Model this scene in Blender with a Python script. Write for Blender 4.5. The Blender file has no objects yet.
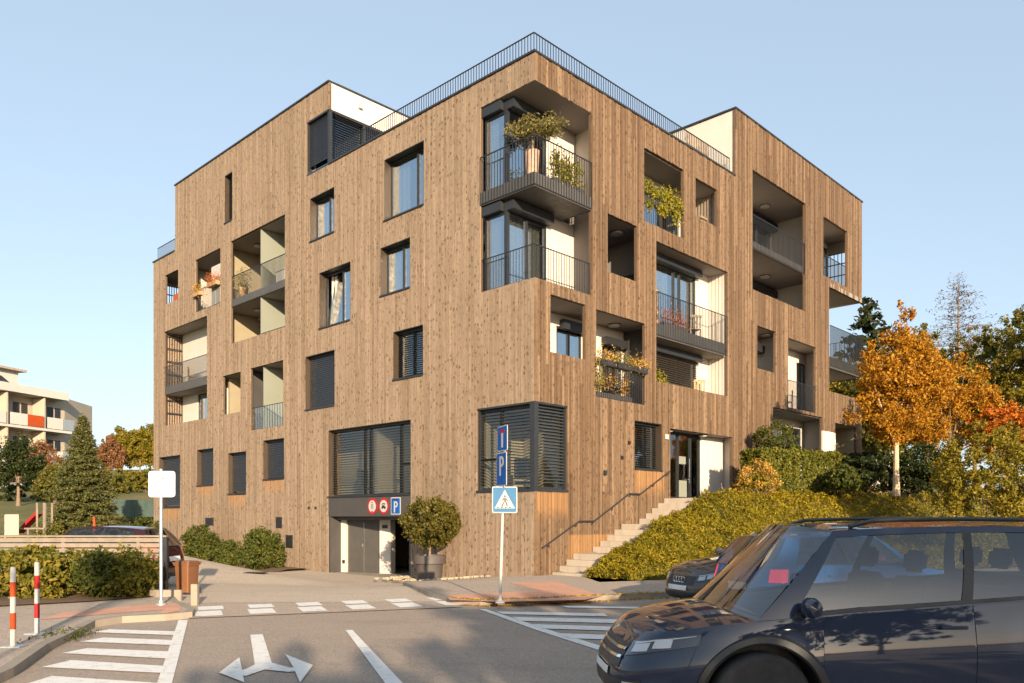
import bpy, bmesh, math, random
import numpy as np
from mathutils import Vector, Matrix
R = math.radians
sc = bpy.context.scene
COL = sc.collection

# ------------------------------------------------------------------ frame of the corner building
CX, CY = .606, 21.7                                  # its street corner, metres from the camera's foot
RD = (.6953, .7187)                                  # along the right facade
LD = (-.7187, .6953)                                 # along the left facade
ROT = math.atan2(RD[1], RD[0])
def W(u, v, z=0): return (CX + u*RD[0] + v*LD[0], CY + u*RD[1] + v*LD[1], z)
def local(x, y):
    dx, dy = x-CX, y-CY
    return dx*RD[0]+dy*RD[1], dx*LD[0]+dy*LD[1]
def FL(a, z, d): return (d, a, z)                    # left facade: a along it, d inwards
def FR(a, z, d): return (a, d, z)                    # right facade

# ------------------------------------------------------------------ materials
def mat(name):
    m = bpy.data.materials.new(name); m.use_nodes = True
    nt = m.node_tree; nt.nodes.clear()
    out = nt.nodes.new('ShaderNodeOutputMaterial')
    return m, nt, out
class N:
    def __init__(s, nt): s.nt = nt
    def __call__(s, t, ins=None, **kw):
        n = s.nt.nodes.new('ShaderNode'+t)
        for k, v in kw.items(): setattr(n, k, v)
        for k, v in (ins or {}).items():
            if isinstance(v, bpy.types.NodeSocket): s.nt.links.new(v, n.inputs[k])
            else: n.inputs[k].default_value = v
        return n
    def ramp(s, fac, stops, interp='LINEAR'):
        n = s.nt.nodes.new('ShaderNodeValToRGB'); n.color_ramp.interpolation = interp
        e = n.color_ramp.elements
        while len(e) < len(stops): e.new(.5)
        for i, (p, c) in enumerate(stops):
            e[i].position = p; e[i].color = (c, c, c, 1) if isinstance(c, (int, float)) else (*c[:3], 1)
        if isinstance(fac, bpy.types.NodeSocket): s.nt.links.new(fac, n.inputs[0])
        else: n.inputs[0].default_value = fac
        return n.outputs[0]
    def math(s, op, a, b=0.0, c=0.0):
        n = s.nt.nodes.new('ShaderNodeMath'); n.operation = op
        for i, v in enumerate((a, b, c)):
            if isinstance(v, bpy.types.NodeSocket): s.nt.links.new(v, n.inputs[i])
            else: n.inputs[i].default_value = v
        return n.outputs[0]
    def mix(s, f, a, b, blend='MIX'):
        n = s.nt.nodes.new('ShaderNodeMix'); n.data_type = 'RGBA'; n.blend_type = blend
        for i, v in ((0, f), (6, a), (7, b)):
            if isinstance(v, bpy.types.NodeSocket): s.nt.links.new(v, n.inputs[i])
            else: n.inputs[i].default_value = v if i == 0 else ((*v[:3], 1) if not isinstance(v, (int, float)) else (v, v, v, 1))
        return n.outputs[2]
    def noise(s, vec, scale, detail=4, rough=.55, dist=0.0):
        return s('TexNoise', {'Vector': vec, 'Scale': scale, 'Detail': detail, 'Roughness': rough, 'Distortion': dist}).outputs[0]
    def mapping(s, vec, scale=(1, 1, 1), loc=(0, 0, 0), rot=(0, 0, 0)):
        return s('Mapping', {'Vector': vec, 'Scale': scale, 'Location': loc, 'Rotation': rot}).outputs[0]
    def bump(s, h, strength=.3, dist=.02):
        return s('Bump', {'Height': h, 'Strength': strength, 'Distance': dist}).outputs[0]
def finish(nt, out, **ins):
    b = nt.nodes.new('ShaderNodeBsdfPrincipled')
    for k, v in ins.items():
        k = {'col': 'Base Color', 'rough': 'Roughness', 'metal': 'Metallic', 'normal': 'Normal', 'spec': 'Specular IOR Level',
             'coat': 'Coat Weight', 'trans': 'Transmission Weight', 'emit': 'Emission Color', 'emits': 'Emission Strength', 'coatr': 'Coat Roughness'}.get(k, k)
        if isinstance(v, bpy.types.NodeSocket): nt.links.new(v, b.inputs[k])
        elif isinstance(v, tuple): b.inputs[k].default_value = (*v[:3], 1)
        else: b.inputs[k].default_value = v
    nt.links.new(b.outputs[0], out.inputs[0]); return b

def plain(name, col, rough=.6, metal=0.0, var=.12, scale=3.0, bump=0.0, spec=.5, coat=0.0, dirt=None):
    m, nt, out = mat(name); n = N(nt)
    co = n('TexCoord').outputs['Object']
    f = n.noise(co, scale, 5, .6)
    lo = tuple(max(0, c*(1-var)) for c in col); hi = tuple(min(1, c*(1+var)) for c in col)
    c = n.ramp(f, [(.3, lo), (.7, hi)])
    if dirt:
        g = n.noise(n.mapping(co, (3, 3, .35)), 1.2, 6, .65)
        c = n.mix(n.ramp(g, [(.5, 0), (.75, dirt[1])]), c, dirt[0])
    kw = dict(col=c, rough=n.ramp(n.noise(co, scale*2.3, 3), [(.3, max(.02, rough-.08)), (.7, min(1, rough+.08))]), metal=metal, spec=spec, coat=coat)
    if bump: kw['normal'] = n.bump(n.noise(co, scale*12, 4, .6), bump, .01)
    finish(nt, out, **kw); return m

def wood(name, cols, grey, knot=.75, stain=.25, fresh=()):
    """vertical weathered boards; each board is its own island and takes its own tone"""
    m, nt, out = mat(name); n = N(nt)
    co = n('TexCoord').outputs['Object']
    sx = n('SeparateXYZ', {0: co})
    a = n.math('ADD', sx.outputs[0], sx.outputs[1]); z = sx.outputs[2]
    rnd = n('NewGeometry').outputs['Random Per Island']
    zz = n.math('ADD', z, n.math('MULTIPLY', rnd, 37.0))
    v = n('CombineXYZ', {0: a, 1: zz, 2: 0.0}).outputs[0]
    base = n.ramp(rnd, [(0, cols[0]), (.35, cols[1]), (.7, cols[2]), (1, cols[3])])
    grain = n.noise(n.mapping(v, (55, 2.2, 1)), 1, 5, .6, .3)
    base = n.mix(n.ramp(grain, [(.35, .35), (.7, 0)]), base, tuple(c*.5 for c in cols[1]))
    wx = n.noise(n.mapping(v, (1.3, .22, 1)), 1, 5, .6)
    base = n.mix(n.ramp(wx, [(.45, 0), (.72, grey[3])]), base, grey[:3])
    big = n.noise(n.mapping(co, (.35, .35, .25)), 1, 4, .6)
    base = n.mix(n.ramp(big, [(.45, 0), (.75, stain)]), base, tuple(c*.55 for c in cols[1]))
    stk = n.noise(n.mapping(v, (16, .35, 1)), 1, 4, .6)
    base = n.mix(n.ramp(stk, [(.50, 0), (.66, .42)]), base, tuple(c*.55 for c in cols[1]))
    base = n.mix(n.ramp(stk, [(.28, .4), (.44, 0)]), base, tuple(min(1, c*1.35) for c in cols[2]))
    bl = n.noise(n.mapping(v, (8, 4.5, 1)), 1, 4, .65, .4)
    base = n.mix(n.ramp(bl, [(.47, 0), (.70, .5)]), base, tuple(c*.45 for c in cols[1]))
    wob = n('TexNoise', {'Vector': v, 'Scale': 22, 'Detail': 2})
    vk = n('VectorMath', {0: n.mapping(v, (7.6, 5.4, 1)), 1: n('VectorMath', {0: wob.outputs['Color'], 'Scale': .34}, operation='SCALE').outputs[0]}, operation='ADD').outputs[0]
    vo = n('TexVoronoi', {'Vector': vk, 'Scale': 1.0, 'Randomness': 1.0}, voronoi_dimensions='2D')
    kd = n.math('FRACT', n.math('MULTIPLY', rnd, 7.31))
    size = n.math('SUBTRACT', n.math('MULTIPLY_ADD', n('SeparateColor', {0: vo.outputs['Color']}).outputs[0], .40, -.005), n.math('MULTIPLY', kd, .12))
    k = n.math('SUBTRACT', size, vo.outputs['Distance'])
    base = n.mix(n.ramp(k, [(-.03, 0), (.10, knot)]), base, tuple(c*f_ for c, f_ in zip(cols[1], (.27, .195, .135))))
    for a0, a1, z0, z1 in fresh:                       # boards kept fresh and orange under the sills
        q = [n.math('MULTIPLY', n.math('SUBTRACT', a, a0), 14.0), n.math('MULTIPLY', n.math('SUBTRACT', a1, a), 14.0), n.math('MULTIPLY', n.math('SUBTRACT', z, z0), 2.6), n.math('MULTIPLY', n.math('SUBTRACT', z1, z), 30.0)]
        mk = n.math('MINIMUM', n.math('MINIMUM', q[0], q[1]), n.math('MINIMUM', q[2], q[3]))
        mk = n.math('MULTIPLY', n.math('MINIMUM', n.math('MAXIMUM', mk, 0.0), 1.0), n.ramp(stk, [(.3, .75), (.65, .25)]))
        base = n.mix(mk, base, (.36, .185, .07))
    finish(nt, out, col=base, rough=.72, spec=.25, normal=n.bump(grain, .25, .004)); return m

def leaf(name, c0, c1, c2, trans=.35, rough=.5, grad=.25, patch=None):
    m, nt, out = mat(name); n = N(nt)
    rnd = n('NewGeometry').outputs['Random Per Island']
    co = n('TexCoord').outputs['Object']
    c = n.ramp(rnd, [(0, c0), (.5, c1), (1, c2)])
    c = n.mix(n.ramp(n.noise(co, 1.1, 3), [(.4, 0), (.65, grad)]), c, c2)
    if patch: c = n.mix(n.ramp(n.noise(co, .55, 5, .7), [(.46, 0), (.62, .55)]), c, patch)
    b = nt.nodes.new('ShaderNodeBsdfPrincipled')
    nt.links.new(c, b.inputs['Base Color']); b.inputs['Roughness'].default_value = rough; b.inputs['Specular IOR Level'].default_value = .18
    t = n('BsdfTranslucent', {'Color': c})
    mx = n('MixShader', {0: trans, 1: b.outputs[0], 2: t.outputs[0]})
    nt.links.new(mx.outputs[0], out.inputs[0]); return m

def glass(name, base=.22, tint=(.75, .8, .82), rough=0.0, gloss=(1, 1, 1)):
    m, nt, out = mat(name); n = N(nt)
    co = n('TexCoord').outputs['Object']
    fr = n.math('POWER', n('LayerWeight', {'Blend': .5}).outputs['Facing'], 3.5)
    f = n.math('MULTIPLY_ADD', fr, 1-base, base)
    w = n.bump(n.noise(co, 1.6, 2), .03, .02)
    g = n('BsdfGlossy', {'Color': (*gloss, 1), 'Roughness': rough, 'Normal': w})
    t = n('BsdfTransparent', {'Color': (*tint, 1)})
    mx = n('MixShader', {0: f, 1: t.outputs[0], 2: g.outputs[0]})
    nt.links.new(mx.outputs[0], out.inputs[0]); return m

M = {}
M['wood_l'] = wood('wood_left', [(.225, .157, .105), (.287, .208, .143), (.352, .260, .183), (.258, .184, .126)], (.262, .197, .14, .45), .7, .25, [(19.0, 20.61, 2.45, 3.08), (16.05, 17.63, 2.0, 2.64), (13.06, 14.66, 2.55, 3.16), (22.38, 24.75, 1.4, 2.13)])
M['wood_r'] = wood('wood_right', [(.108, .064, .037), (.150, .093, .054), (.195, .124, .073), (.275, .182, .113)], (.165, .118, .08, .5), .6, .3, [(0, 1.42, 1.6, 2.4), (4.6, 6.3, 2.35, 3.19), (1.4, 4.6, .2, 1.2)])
M['backing'] = plain('wood_backing', (.10, .062, .038), .8)
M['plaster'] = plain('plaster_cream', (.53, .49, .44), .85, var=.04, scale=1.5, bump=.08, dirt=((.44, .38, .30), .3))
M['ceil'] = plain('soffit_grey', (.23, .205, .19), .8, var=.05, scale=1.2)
M['anth'] = plain('anthracite_metal', (.026, .028, .032), .42, .2, var=.12)
M['blind_lt'] = plain('blind_light', (.12, .13, .14), .4, .4, var=.06)
M['render_beige'] = plain('render_beige', (.40, .34, .27), .85, var=.06, scale=.6)
M['render_white'] = plain('render_white', (.46, .44, .41), .8, var=.06, scale=.6)
M['slab'] = plain('slab_fascia', (.075, .07, .066), .55, .1, var=.15, scale=2)
M['lining'] = plain('bronze_lining', (.075, .054, .038), .45, .4, var=.1)
M['coping'] = plain('coping_metal', (.045, .047, .052), .4, .5)
M['blind'] = plain('blind_metal', (.045, .050, .060), .38, .55, var=.06)
M['blind_br'] = plain('blind_bronze', (.055, .045, .036), .4, .45, var=.08)
M['glass'] = glass('window_glass', .40, gloss=(.82, .92, 1))
M['glass_dk'] = glass('window_glass_clear', .045, (.93, .94, .92))
M['frost'] = plain('frosted_glass', (.215, .225, .185), .35, var=.05, scale=.7)
M['curtain'] = leaf('curtain_cloth', (.72, .66, .56), (.76, .71, .62), (.66, .60, .50), .3, .8, .1)
M['interior'] = plain('interior_paint', (.27, .225, .15), .9, var=.05)
M['intfloor'] = plain('interior_floor', (.18, .12, .075), .6)
M['panel'] = plain('garage_panel', (.068, .062, .060), .5, .2, var=.1, scale=1.2)
M['door'] = plain('garage_door', (.085, .078, .07), .5, .3, var=.1)
M['lampw'] = plain('lamp_opal', (.36, .34, .31), .4, var=.02)
M['concrete'] = plain('concrete', (.27, .225, .175), .85, var=.14, scale=2.5, bump=.2, dirt=((.26, .22, .18), .5))
M['steps'] = plain('step_concrete', (.40, .34, .275), .8, var=.1, scale=2.2, bump=.15, dirt=((.22, .18, .13), .5))
M['white'] = plain('white_paint', (.42, .41, .385), .6, var=.04, spec=.12)
M['red'] = plain('red_paint', (.33, .02, .022), .6, var=.08, spec=.12)
M['orange_red'] = plain('orange_paint', (.36, .06, .016), .6, var=.1, spec=.12)
M['blue'] = plain('sign_blue', (.010, .085, .33), .6, var=.04, spec=.12)
M['ltblue'] = plain('sign_light_blue', (.05, .145, .27), .6, var=.05, spec=.1)
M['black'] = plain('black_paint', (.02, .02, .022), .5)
M['steel'] = plain('galvanised_steel', (.52, .53, .53), .42, .75, var=.1, scale=6)
M['alu_glare'] = plain('aluminium_glare_white', (.93, .93, .92), .62, 0.0, var=.03, scale=4)  # sun glare on the bare metal put into a matt near-white
M['pot'] = plain('dark_pot', (.072, .060, .056), .6, var=.1, scale=3)
M['soil'] = plain('soil', (.13, .075, .042), .95, var=.35, scale=9, bump=.5)
M['gravel'] = plain('gravel_stone', (.36, .29, .20), .85, var=.25, scale=3)
M['bark'] = plain('bark', (.20, .14, .09), .9, var=.3, scale=14, bump=.5)
M['bark_pale'] = plain('bark_pale', (.46, .34, .22), .85, var=.25, scale=12, bump=.4)
M['bin'] = plain('bin_plastic', (.17, .072, .032), .5, var=.1, scale=3)
M['slat'] = plain('fence_slat', (.22, .175, .135), .8, var=.18, scale=5, bump=.2)
M['terracotta'] = plain('terracotta', (.45, .27, .19), .8, var=.2, scale=7, bump=.3)
M['wicker'] = plain('wicker', (.38, .24, .12), .8, var=.3, scale=25, bump=.5)
M['tyre'] = plain('tyre', (.022, .022, .023), .85, var=.2, scale=10)
M['rim'] = plain('alloy', (.45, .46, .47), .3, .85, var=.05)
M['trim'] = plain('car_trim', (.018, .018, .019), .5, var=.1)
M['cabin'] = plain('car_cabin', (.035, .033, .032), .8, var=.2)
M['chrome'] = plain('chrome', (.75, .76, .78), .12, 1.0, var=.03)
M['teal'] = plain('teal_mesh', (.008, .035, .036), .8, var=.25, scale=4)
M['teal_lt'] = plain('teal_net', (.045, .072, .062), .9, var=.2, scale=3)
M['greywood'] = plain('grey_wood', (.33, .26, .20), .85, var=.25, scale=8, bump=.3)
M['lamp_dark'] = plain('lamp_housing', (.03, .03, .034), .12, .3, var=.1, coat=1.0)
M['lamp_glass'] = plain('headlamp_glass', (.42, .43, .45), .08, .0, var=.05, spec=.8, coat=1.0)
M['plate'] = plain('plate_white', (.7, .7, .68), .4)
def paint(name, col):
    m, nt, out = mat(name); n = N(nt)
    co = n('TexCoord').outputs['Object']
    fl = n('TexVoronoi', {'Vector': co, 'Scale': 900.0})
    c = n.mix(n.ramp(n('SeparateColor', {0: fl.outputs['Color']}).outputs[0], [(.6, 0), (1, .35)]), col, tuple(min(1, x*2.2+.01) for x in col))
    dust = n.noise(n.mapping(co, (2, 2, 5)), 1.2, 5)
    sz = n('SeparateXYZ', {0: co}).outputs[2]
    c = n.mix(n.math('MULTIPLY', n.ramp(sz, [(.2, .05), (.6, .0)]), dust), c, (.16, .13, .10))
    finish(nt, out, col=c, rough=n.ramp(dust, [(.3, .5), (.7, .6)]), metal=.0, spec=.08, coat=1.0, coatr=.03)
    return m
M['navy'] = paint('navy_paint', (.013, .021, .043))
M['grey_car'] = paint('dark_grey_paint', (.075, .064, .058))
M['blue_car'] = paint('blue_paint', (.012, .085, .25))
M['maroon'] = paint('maroon_paint', (.022, .005, .006))
M['car_glass'] = glass('car_glass', .09, (.52, .55, .57))
m, nt, out = mat('tail_lamp'); finish(nt, out, col=(.55, .01, .03), rough=.1, coat=1.0); M['tail'] = m
m, nt, out = mat('tail_lamp_lit'); finish(nt, out, col=(.6, .01, .04), rough=.1, emit=(1, .03, .08), emits=.7); M['tail_lit'] = m

# ground materials (world metres)
def asphalt(name, col, patch=.25, warm=(.2, .16, .12)):
    m, nt, out = mat(name); n = N(nt)
    co = n('NewGeometry').outputs['Position']
    fine = n('TexVoronoi', {'Vector': co, 'Scale': 85.0}).outputs['Color']
    fs = n('SeparateColor', {0: fine}).outputs[0]
    c = n.mix(n.ramp(fs, [(.1, .0), (.95, .6)]), tuple(x*.7 for x in col), tuple(x*1.75 for x in col))
    g = n.noise(co, .45, 5, .6)
    c = n.mix(n.ramp(g, [(.4, 0), (.7, patch)]), c, warm)
    st = n.noise(n.mapping(co, (.5, 2.2, 1), rot=(0, 0, R(25))), .8, 5, .65)
    c = n.mix(n.ramp(st, [(.52, 0), (.75, .35)]), c, tuple(x*.55 for x in col))
    cr = n('TexVoronoi', {'Vector': n('VectorMath', {0: co, 1: n('VectorMath', {0: n('TexNoise', {'Vector': co, 'Scale': 1.3, 'Detail': 4}).outputs['Color'], 'Scale': .9}, operation='SCALE').outputs[0]}, operation='ADD').outputs[0], 'Scale': .33}, feature='DISTANCE_TO_EDGE').outputs[0]
    c = n.mix(n.ramp(cr, [(.0, .28), (.005, 0)]), c, tuple(x*.3 for x in col))
    finish(nt, out, col=c, rough=.85, spec=.3, normal=n.bump(fs, .45, .006)); return m
M['asphalt'] = asphalt('asphalt', (.325, .258, .205), .4, (.37, .29, .228))
M['drive'] = asphalt('driveway', (.46, .375, .29), .35, (.50, .41, .31))
M['pave_grey'] = asphalt('pavement_asphalt', (.39, .31, .245), .3, (.42, .33, .25))
def bricks(name, c1, c2, mortar, sx):
    m, nt, out = mat(name); n = N(nt)
    co = n('NewGeometry').outputs['Position']
    b = n('TexBrick', {'Vector': n.mapping(co, rot=(0, 0, R(-22))), 'Color1': (*c1, 1), 'Color2': (*c2, 1), 'Mortar': (*mortar, 1), 'Scale': sx, 'Mortar Size': .02, 'Bias': 0.0})
    c = n.mix(n.ramp(n.noise(co, 1.3, 5), [(.4, 0), (.7, .4)]), b.outputs[0], tuple(x*.6 for x in c1))
    finish(nt, out, col=c, rough=.85, normal=n.bump(b.outputs[1], -.3, .01)); return m
M['bricks'] = bricks('red_pavers', (.66, .32, .20), (.57, .27, .17), (.42, .30, .22), 4.6)
def markpaint():
    m, nt, out = mat('road_paint'); n = N(nt)
    co = n('NewGeometry').outputs['Position']
    f = n.noise(co, 7, 6, .7); g = n.noise(co, 55, 3, .6)
    w = n.ramp(n.math('MULTIPLY_ADD', g, .5, f), [(.54, .65), (.72, 0)])
    c = n.mix(w, (.74, .71, .66), (.30, .27, .24))
    finish(nt, out, col=c, rough=.7); return m
M['mark'] = markpaint()
def lawn():
    m, nt, out = mat('lawn_ground'); n = N(nt)
    co = n('NewGeometry').outputs['Position']
    f = n.noise(co, .25, 6, .65); g = n.noise(co, 9, 4, .6)
    c = n.ramp(f, [(.3, (.06, .08, .02)), (.5, (.12, .115, .026)), (.72, (.22, .16, .045))])
    c = n.mix(n.ramp(g, [(.35, .4), (.65, 0)]), c, (.02, .025, .008))
    finish(nt, out, col=c, rough=.95, normal=n.bump(g, .8, .06)); return m
M['lawn'] = lawn()

# leaves
M['lf_laurel'] = leaf('laurel_leaf', (.045, .065, .010), (.125, .125, .018), (.26, .19, .028), .3, .62)
M['lf_dark'] = leaf('dark_leaf', (.012, .022, .007), (.026, .040, .011), (.05, .058, .014), .25)
M['lf_bush'] = leaf('bush_leaf', (.03, .048, .009), (.07, .085, .016), (.13, .125, .024), .3, .62)
M['lf_topiary'] = leaf('topiary_leaf', (.045, .055, .010), (.10, .09, .018), (.17, .125, .028), .3, .4)
M['lf_juniper'] = leaf('juniper_sprig', (.055, .068, .008), (.26, .20, .012), (.46, .32, .02), .3, .7, .15, (.095, .10, .014))
M['lf_hedge'] = leaf('hedge_leaf', (.06, .075, .010), (.125, .13, .018), (.20, .175, .026), .3)
M['lf_gold'] = leaf('golden_bloom', (.36, .17, .022), (.50, .27, .045), (.58, .38, .10), .3, .6)
M['lf_orange'] = leaf('maple_leaf', (.20, .085, .008), (.40, .17, .012), (.52, .28, .025), .4)
M['lf_rust'] = leaf('rust_leaf', (.28, .065, .008), (.45, .12, .012), (.58, .20, .02), .4)
M['lf_olive'] = leaf('autumn_shrub_leaf', (.08, .085, .012), (.18, .155, .016), (.33, .225, .022), .35)
M['lf_green'] = leaf('tree_leaf', (.055, .065, .014), (.12, .12, .022), (.21, .175, .034), .4)
M['lf_pine'] = leaf('pine_needle', (.016, .026, .012), (.030, .042, .016), (.055, .06, .02), .2, .6)
M['lf_spruce'] = leaf('spruce_needle', (.045, .06, .02), (.095, .105, .032), (.17, .155, .048), .2, .6)
M['lf_red'] = leaf('red_leaf', (.14, .06, .03), (.22, .10, .045), (.31, .17, .075), .35)
M['lf_yellow'] = leaf('yellow_green_leaf', (.13, .14, .012), (.24, .22, .02), (.38, .30, .03), .4)
M['lf_oliv_tree'] = leaf('olive_leaf', (.09, .09, .025), (.19, .165, .05), (.30, .24, .09), .3)
M['lf_dead'] = leaf('dead_needle', (.06, .048, .045), (.09, .07, .06), (.13, .095, .075), .1, .8)
M['fl_red'] = leaf('red_flower', (.45, .07, .03), (.55, .16, .04), (.35, .2, .05), .3)

# ------------------------------------------------------------------ mesh helpers
def link(o, parent=None):
    COL.objects.link(o)
    if parent: o.parent = parent
    return o
def tag(o, label=None, cat=None, group=None, kind=None):
    if label: o['label'] = label
    if cat: o['category'] = cat
    if group: o['group'] = group
    if kind: o['kind'] = kind
    return o
def empty(name, loc, rz=0, label=None, cat=None, group=None):
    o = bpy.data.objects.new(name, None); o.empty_display_size = .2
    o.location = loc; o.rotation_euler = (0, 0, rz); COL.objects.link(o)
    return tag(o, label, cat, group)
BOXF = [(0, 1, 3, 2), (4, 6, 7, 5), (0, 4, 5, 1), (2, 3, 7, 6), (0, 2, 6, 4), (1, 5, 7, 3)]
class MB:
    def __init__(s): s.v = []; s.f = []; s.mi = []; s.m = 0
    def add(s, vs, fs):
        o = len(s.v); s.v += [tuple(p) for p in vs]
        for f in fs: s.f.append(tuple(i+o for i in f)); s.mi.append(s.m)
        return s
    def box(s, x0, x1, y0, y1, z0, z1, T=None):
        vs = [(x, y, z) for x in (x0, x1) for y in (y0, y1) for z in (z0, z1)]
        if T: vs = [T(*p) for p in vs]
        return s.add(vs, BOXF)
    def fbox(s, F, a0, a1, z0, z1, d0, d1):
        return s.box(a0, a1, z0, z1, d0, d1, F)
    def quad(s, a, b, c, d): return s.add([a, b, c, d], [(0, 1, 2, 3)])
    def tube(s, pts, rad, seg=6, cap=True):
        pts = [Vector(p) for p in pts]
        if not isinstance(rad, (list, tuple)): rad = [rad]*len(pts)
        rings = []; up = None
        for i, p in enumerate(pts):
            t = (pts[min(i+1, len(pts)-1)] - pts[max(i-1, 0)])
            t = t.normalized() if t.length > 1e-9 else Vector((0, 0, 1))
            if up is None: up = t.orthogonal().normalized()
            x = (up - t*up.dot(t)); x = x.normalized() if x.length > 1e-6 else t.orthogonal().normalized()
            up = x; y = t.cross(x)
            rings.append([p + (x*math.cos(2*math.pi*k/seg) + y*math.sin(2*math.pi*k/seg))*rad[i] for k in range(seg)])
        vs = [q for r in rings for q in r]; fs = []
        for i in range(len(pts)-1):
            for k in range(seg):
                fs.append((i*seg+k, i*seg+(k+1) % seg, (i+1)*seg+(k+1) % seg, (i+1)*seg+k))
        if cap: fs += [tuple(range(seg))[::-1], tuple((len(pts)-1)*seg+k for k in range(seg))]
        return s.add(vs, fs)
    def lathe(s, prof, seg=24, T=None):
        vs = []; fs = []
        for r, z in prof:
            for k in range(seg):
                t = 2*math.pi*k/seg; p = (r*math.cos(t), r*math.sin(t), z)
                vs.append(T(*p) if T else p)
        for i in range(len(prof)-1):
            for k in range(seg):
                fs.append((i*seg+k, i*seg+(k+1) % seg, (i+1)*seg+(k+1) % seg, (i+1)*seg+k))
        if prof[0][0] > 1e-5: fs.append(tuple(range(seg))[::-1])
        if prof[-1][0] > 1e-5: fs.append(tuple((len(prof)-1)*seg+k for k in range(seg)))
        return s.add(vs, fs)
    def prism(s, poly, z0, z1, T=None):
        n = len(poly)
        vs = [(x, y, z0) for x, y in poly] + [(x, y, z1) for x, y in poly]
        if T: vs = [T(*p) for p in vs]
        return s.add(vs, [tuple(range(n))[::-1], tuple(range(n, 2*n))] + [(i, (i+1) % n, n+(i+1) % n, n+i) for i in range(n)])
    def grid(s, P):
        """P: rows of points"""
        n, k = len(P), len(P[0])
        return s.add([q for r in P for q in r], [(i*k+j, i*k+j+1, (i+1)*k+j+1, (i+1)*k+j) for i in range(n-1) for j in range(k-1)])
    def build(s, name, mats, parent=None, smooth=False, bevel=0.0, merge=False, normals=True):
        me = bpy.data.meshes.new(name); me.from_pydata(s.v, [], s.f)
        if not isinstance(mats, (list, tuple)): mats = [mats]
        for m_ in mats: me.materials.append(M[m_] if isinstance(m_, str) else m_)
        if len(mats) > 1: me.polygons.foreach_set('material_index', s.mi)
        if normals or merge:
            bm = bmesh.new(); bm.from_mesh(me)
            if merge: bmesh.ops.remove_doubles(bm, verts=bm.verts, dist=1e-4)
            bmesh.ops.recalc_face_normals(bm, faces=bm.faces)
            if bevel: bmesh.ops.bevel(bm, geom=[e for e in bm.edges if len(e.link_faces) == 2 and e.calc_face_angle(0) > .5], offset=bevel, segments=2, affect='EDGES', clamp_overlap=True)
            bm.to_mesh(me); bm.free()
        if smooth:
            me.polygons.foreach_set('use_smooth', [True]*len(me.polygons))
            try: me.set_sharp_from_angle(angle=R(35))
            except Exception: pass
        return link(bpy.data.objects.new(name, me), parent)
def panel(mb, F, a0, a1, z0, z1, d0, d1, holes):
    """solid panel with rectangular holes, cut into boxes"""
    A = sorted({a0, a1} | {min(max(h[i], a0), a1) for h in holes for i in (0, 1)})
    for x0, x1 in zip(A, A[1:]):
        if x1-x0 < 1e-4: continue
        xm = (x0+x1)/2; z = z0
        hs = sorted((h[2], h[3]) for h in holes if h[0] < xm < h[1])
        for h0, h1 in hs + [(z1, z1)]:
            h0 = min(h0, z1)
            if h0 - z > 1e-3: mb.fbox(F, x0, x1, z, h0, d0, d1)
            z = max(z, h1)
def rng(seed): return np.random.default_rng(seed)
def np_mesh(name, V, material, parent=None, k=4):
    """V: (n*k,3) loose polygons of k corners"""
    n = len(V)//k; me = bpy.data.meshes.new(name)
    me.vertices.add(len(V)); me.vertices.foreach_set('co', V.astype(np.float32).ravel())
    me.loops.add(n*k); me.loops.foreach_set('vertex_index', np.arange(n*k, dtype=np.int32))
    me.polygons.add(n); me.polygons.foreach_set('loop_start', np.arange(0, n*k, k, dtype=np.int32))
    try: me.polygons.foreach_set('loop_total', np.full(n, k, dtype=np.int32))
    except Exception: pass
    me.update(calc_edges=True); me.validate()
    me.materials.append(M[material])
    return link(bpy.data.objects.new(name, me), parent)
def leaves(P, size, r, aspect=.55, nbias=None, bias=.0, vary=.4):
    """leaf quads (folded diamond shapes) at points P, random directions, optionally leaning to nbias"""
    n = len(P)
    nrm = r.normal(size=(n, 3))
    if nbias is not None: nrm = nrm/np.linalg.norm(nrm, axis=1, keepdims=True) + nbias*bias
    nrm /= np.linalg.norm(nrm, axis=1, keepdims=True)+1e-9
    t = np.cross(nrm, r.normal(size=(n, 3))); t /= np.linalg.norm(t, axis=1, keepdims=True)+1e-9
    b = np.cross(nrm, t)
    s = (size*(1+vary*r.uniform(-1, 1, n)))[:, None]
    w = s*aspect
    V = np.empty((n, 4, 3))
    V[:, 0] = P - t*s*.5; V[:, 1] = P + b*w*.5 + nrm*s*.08 - t*s*.05; V[:, 2] = P + t*s*.5; V[:, 3] = P - b*w*.5 + nrm*s*.08 - t*s*.05
    return V.reshape(-1, 3)
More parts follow.
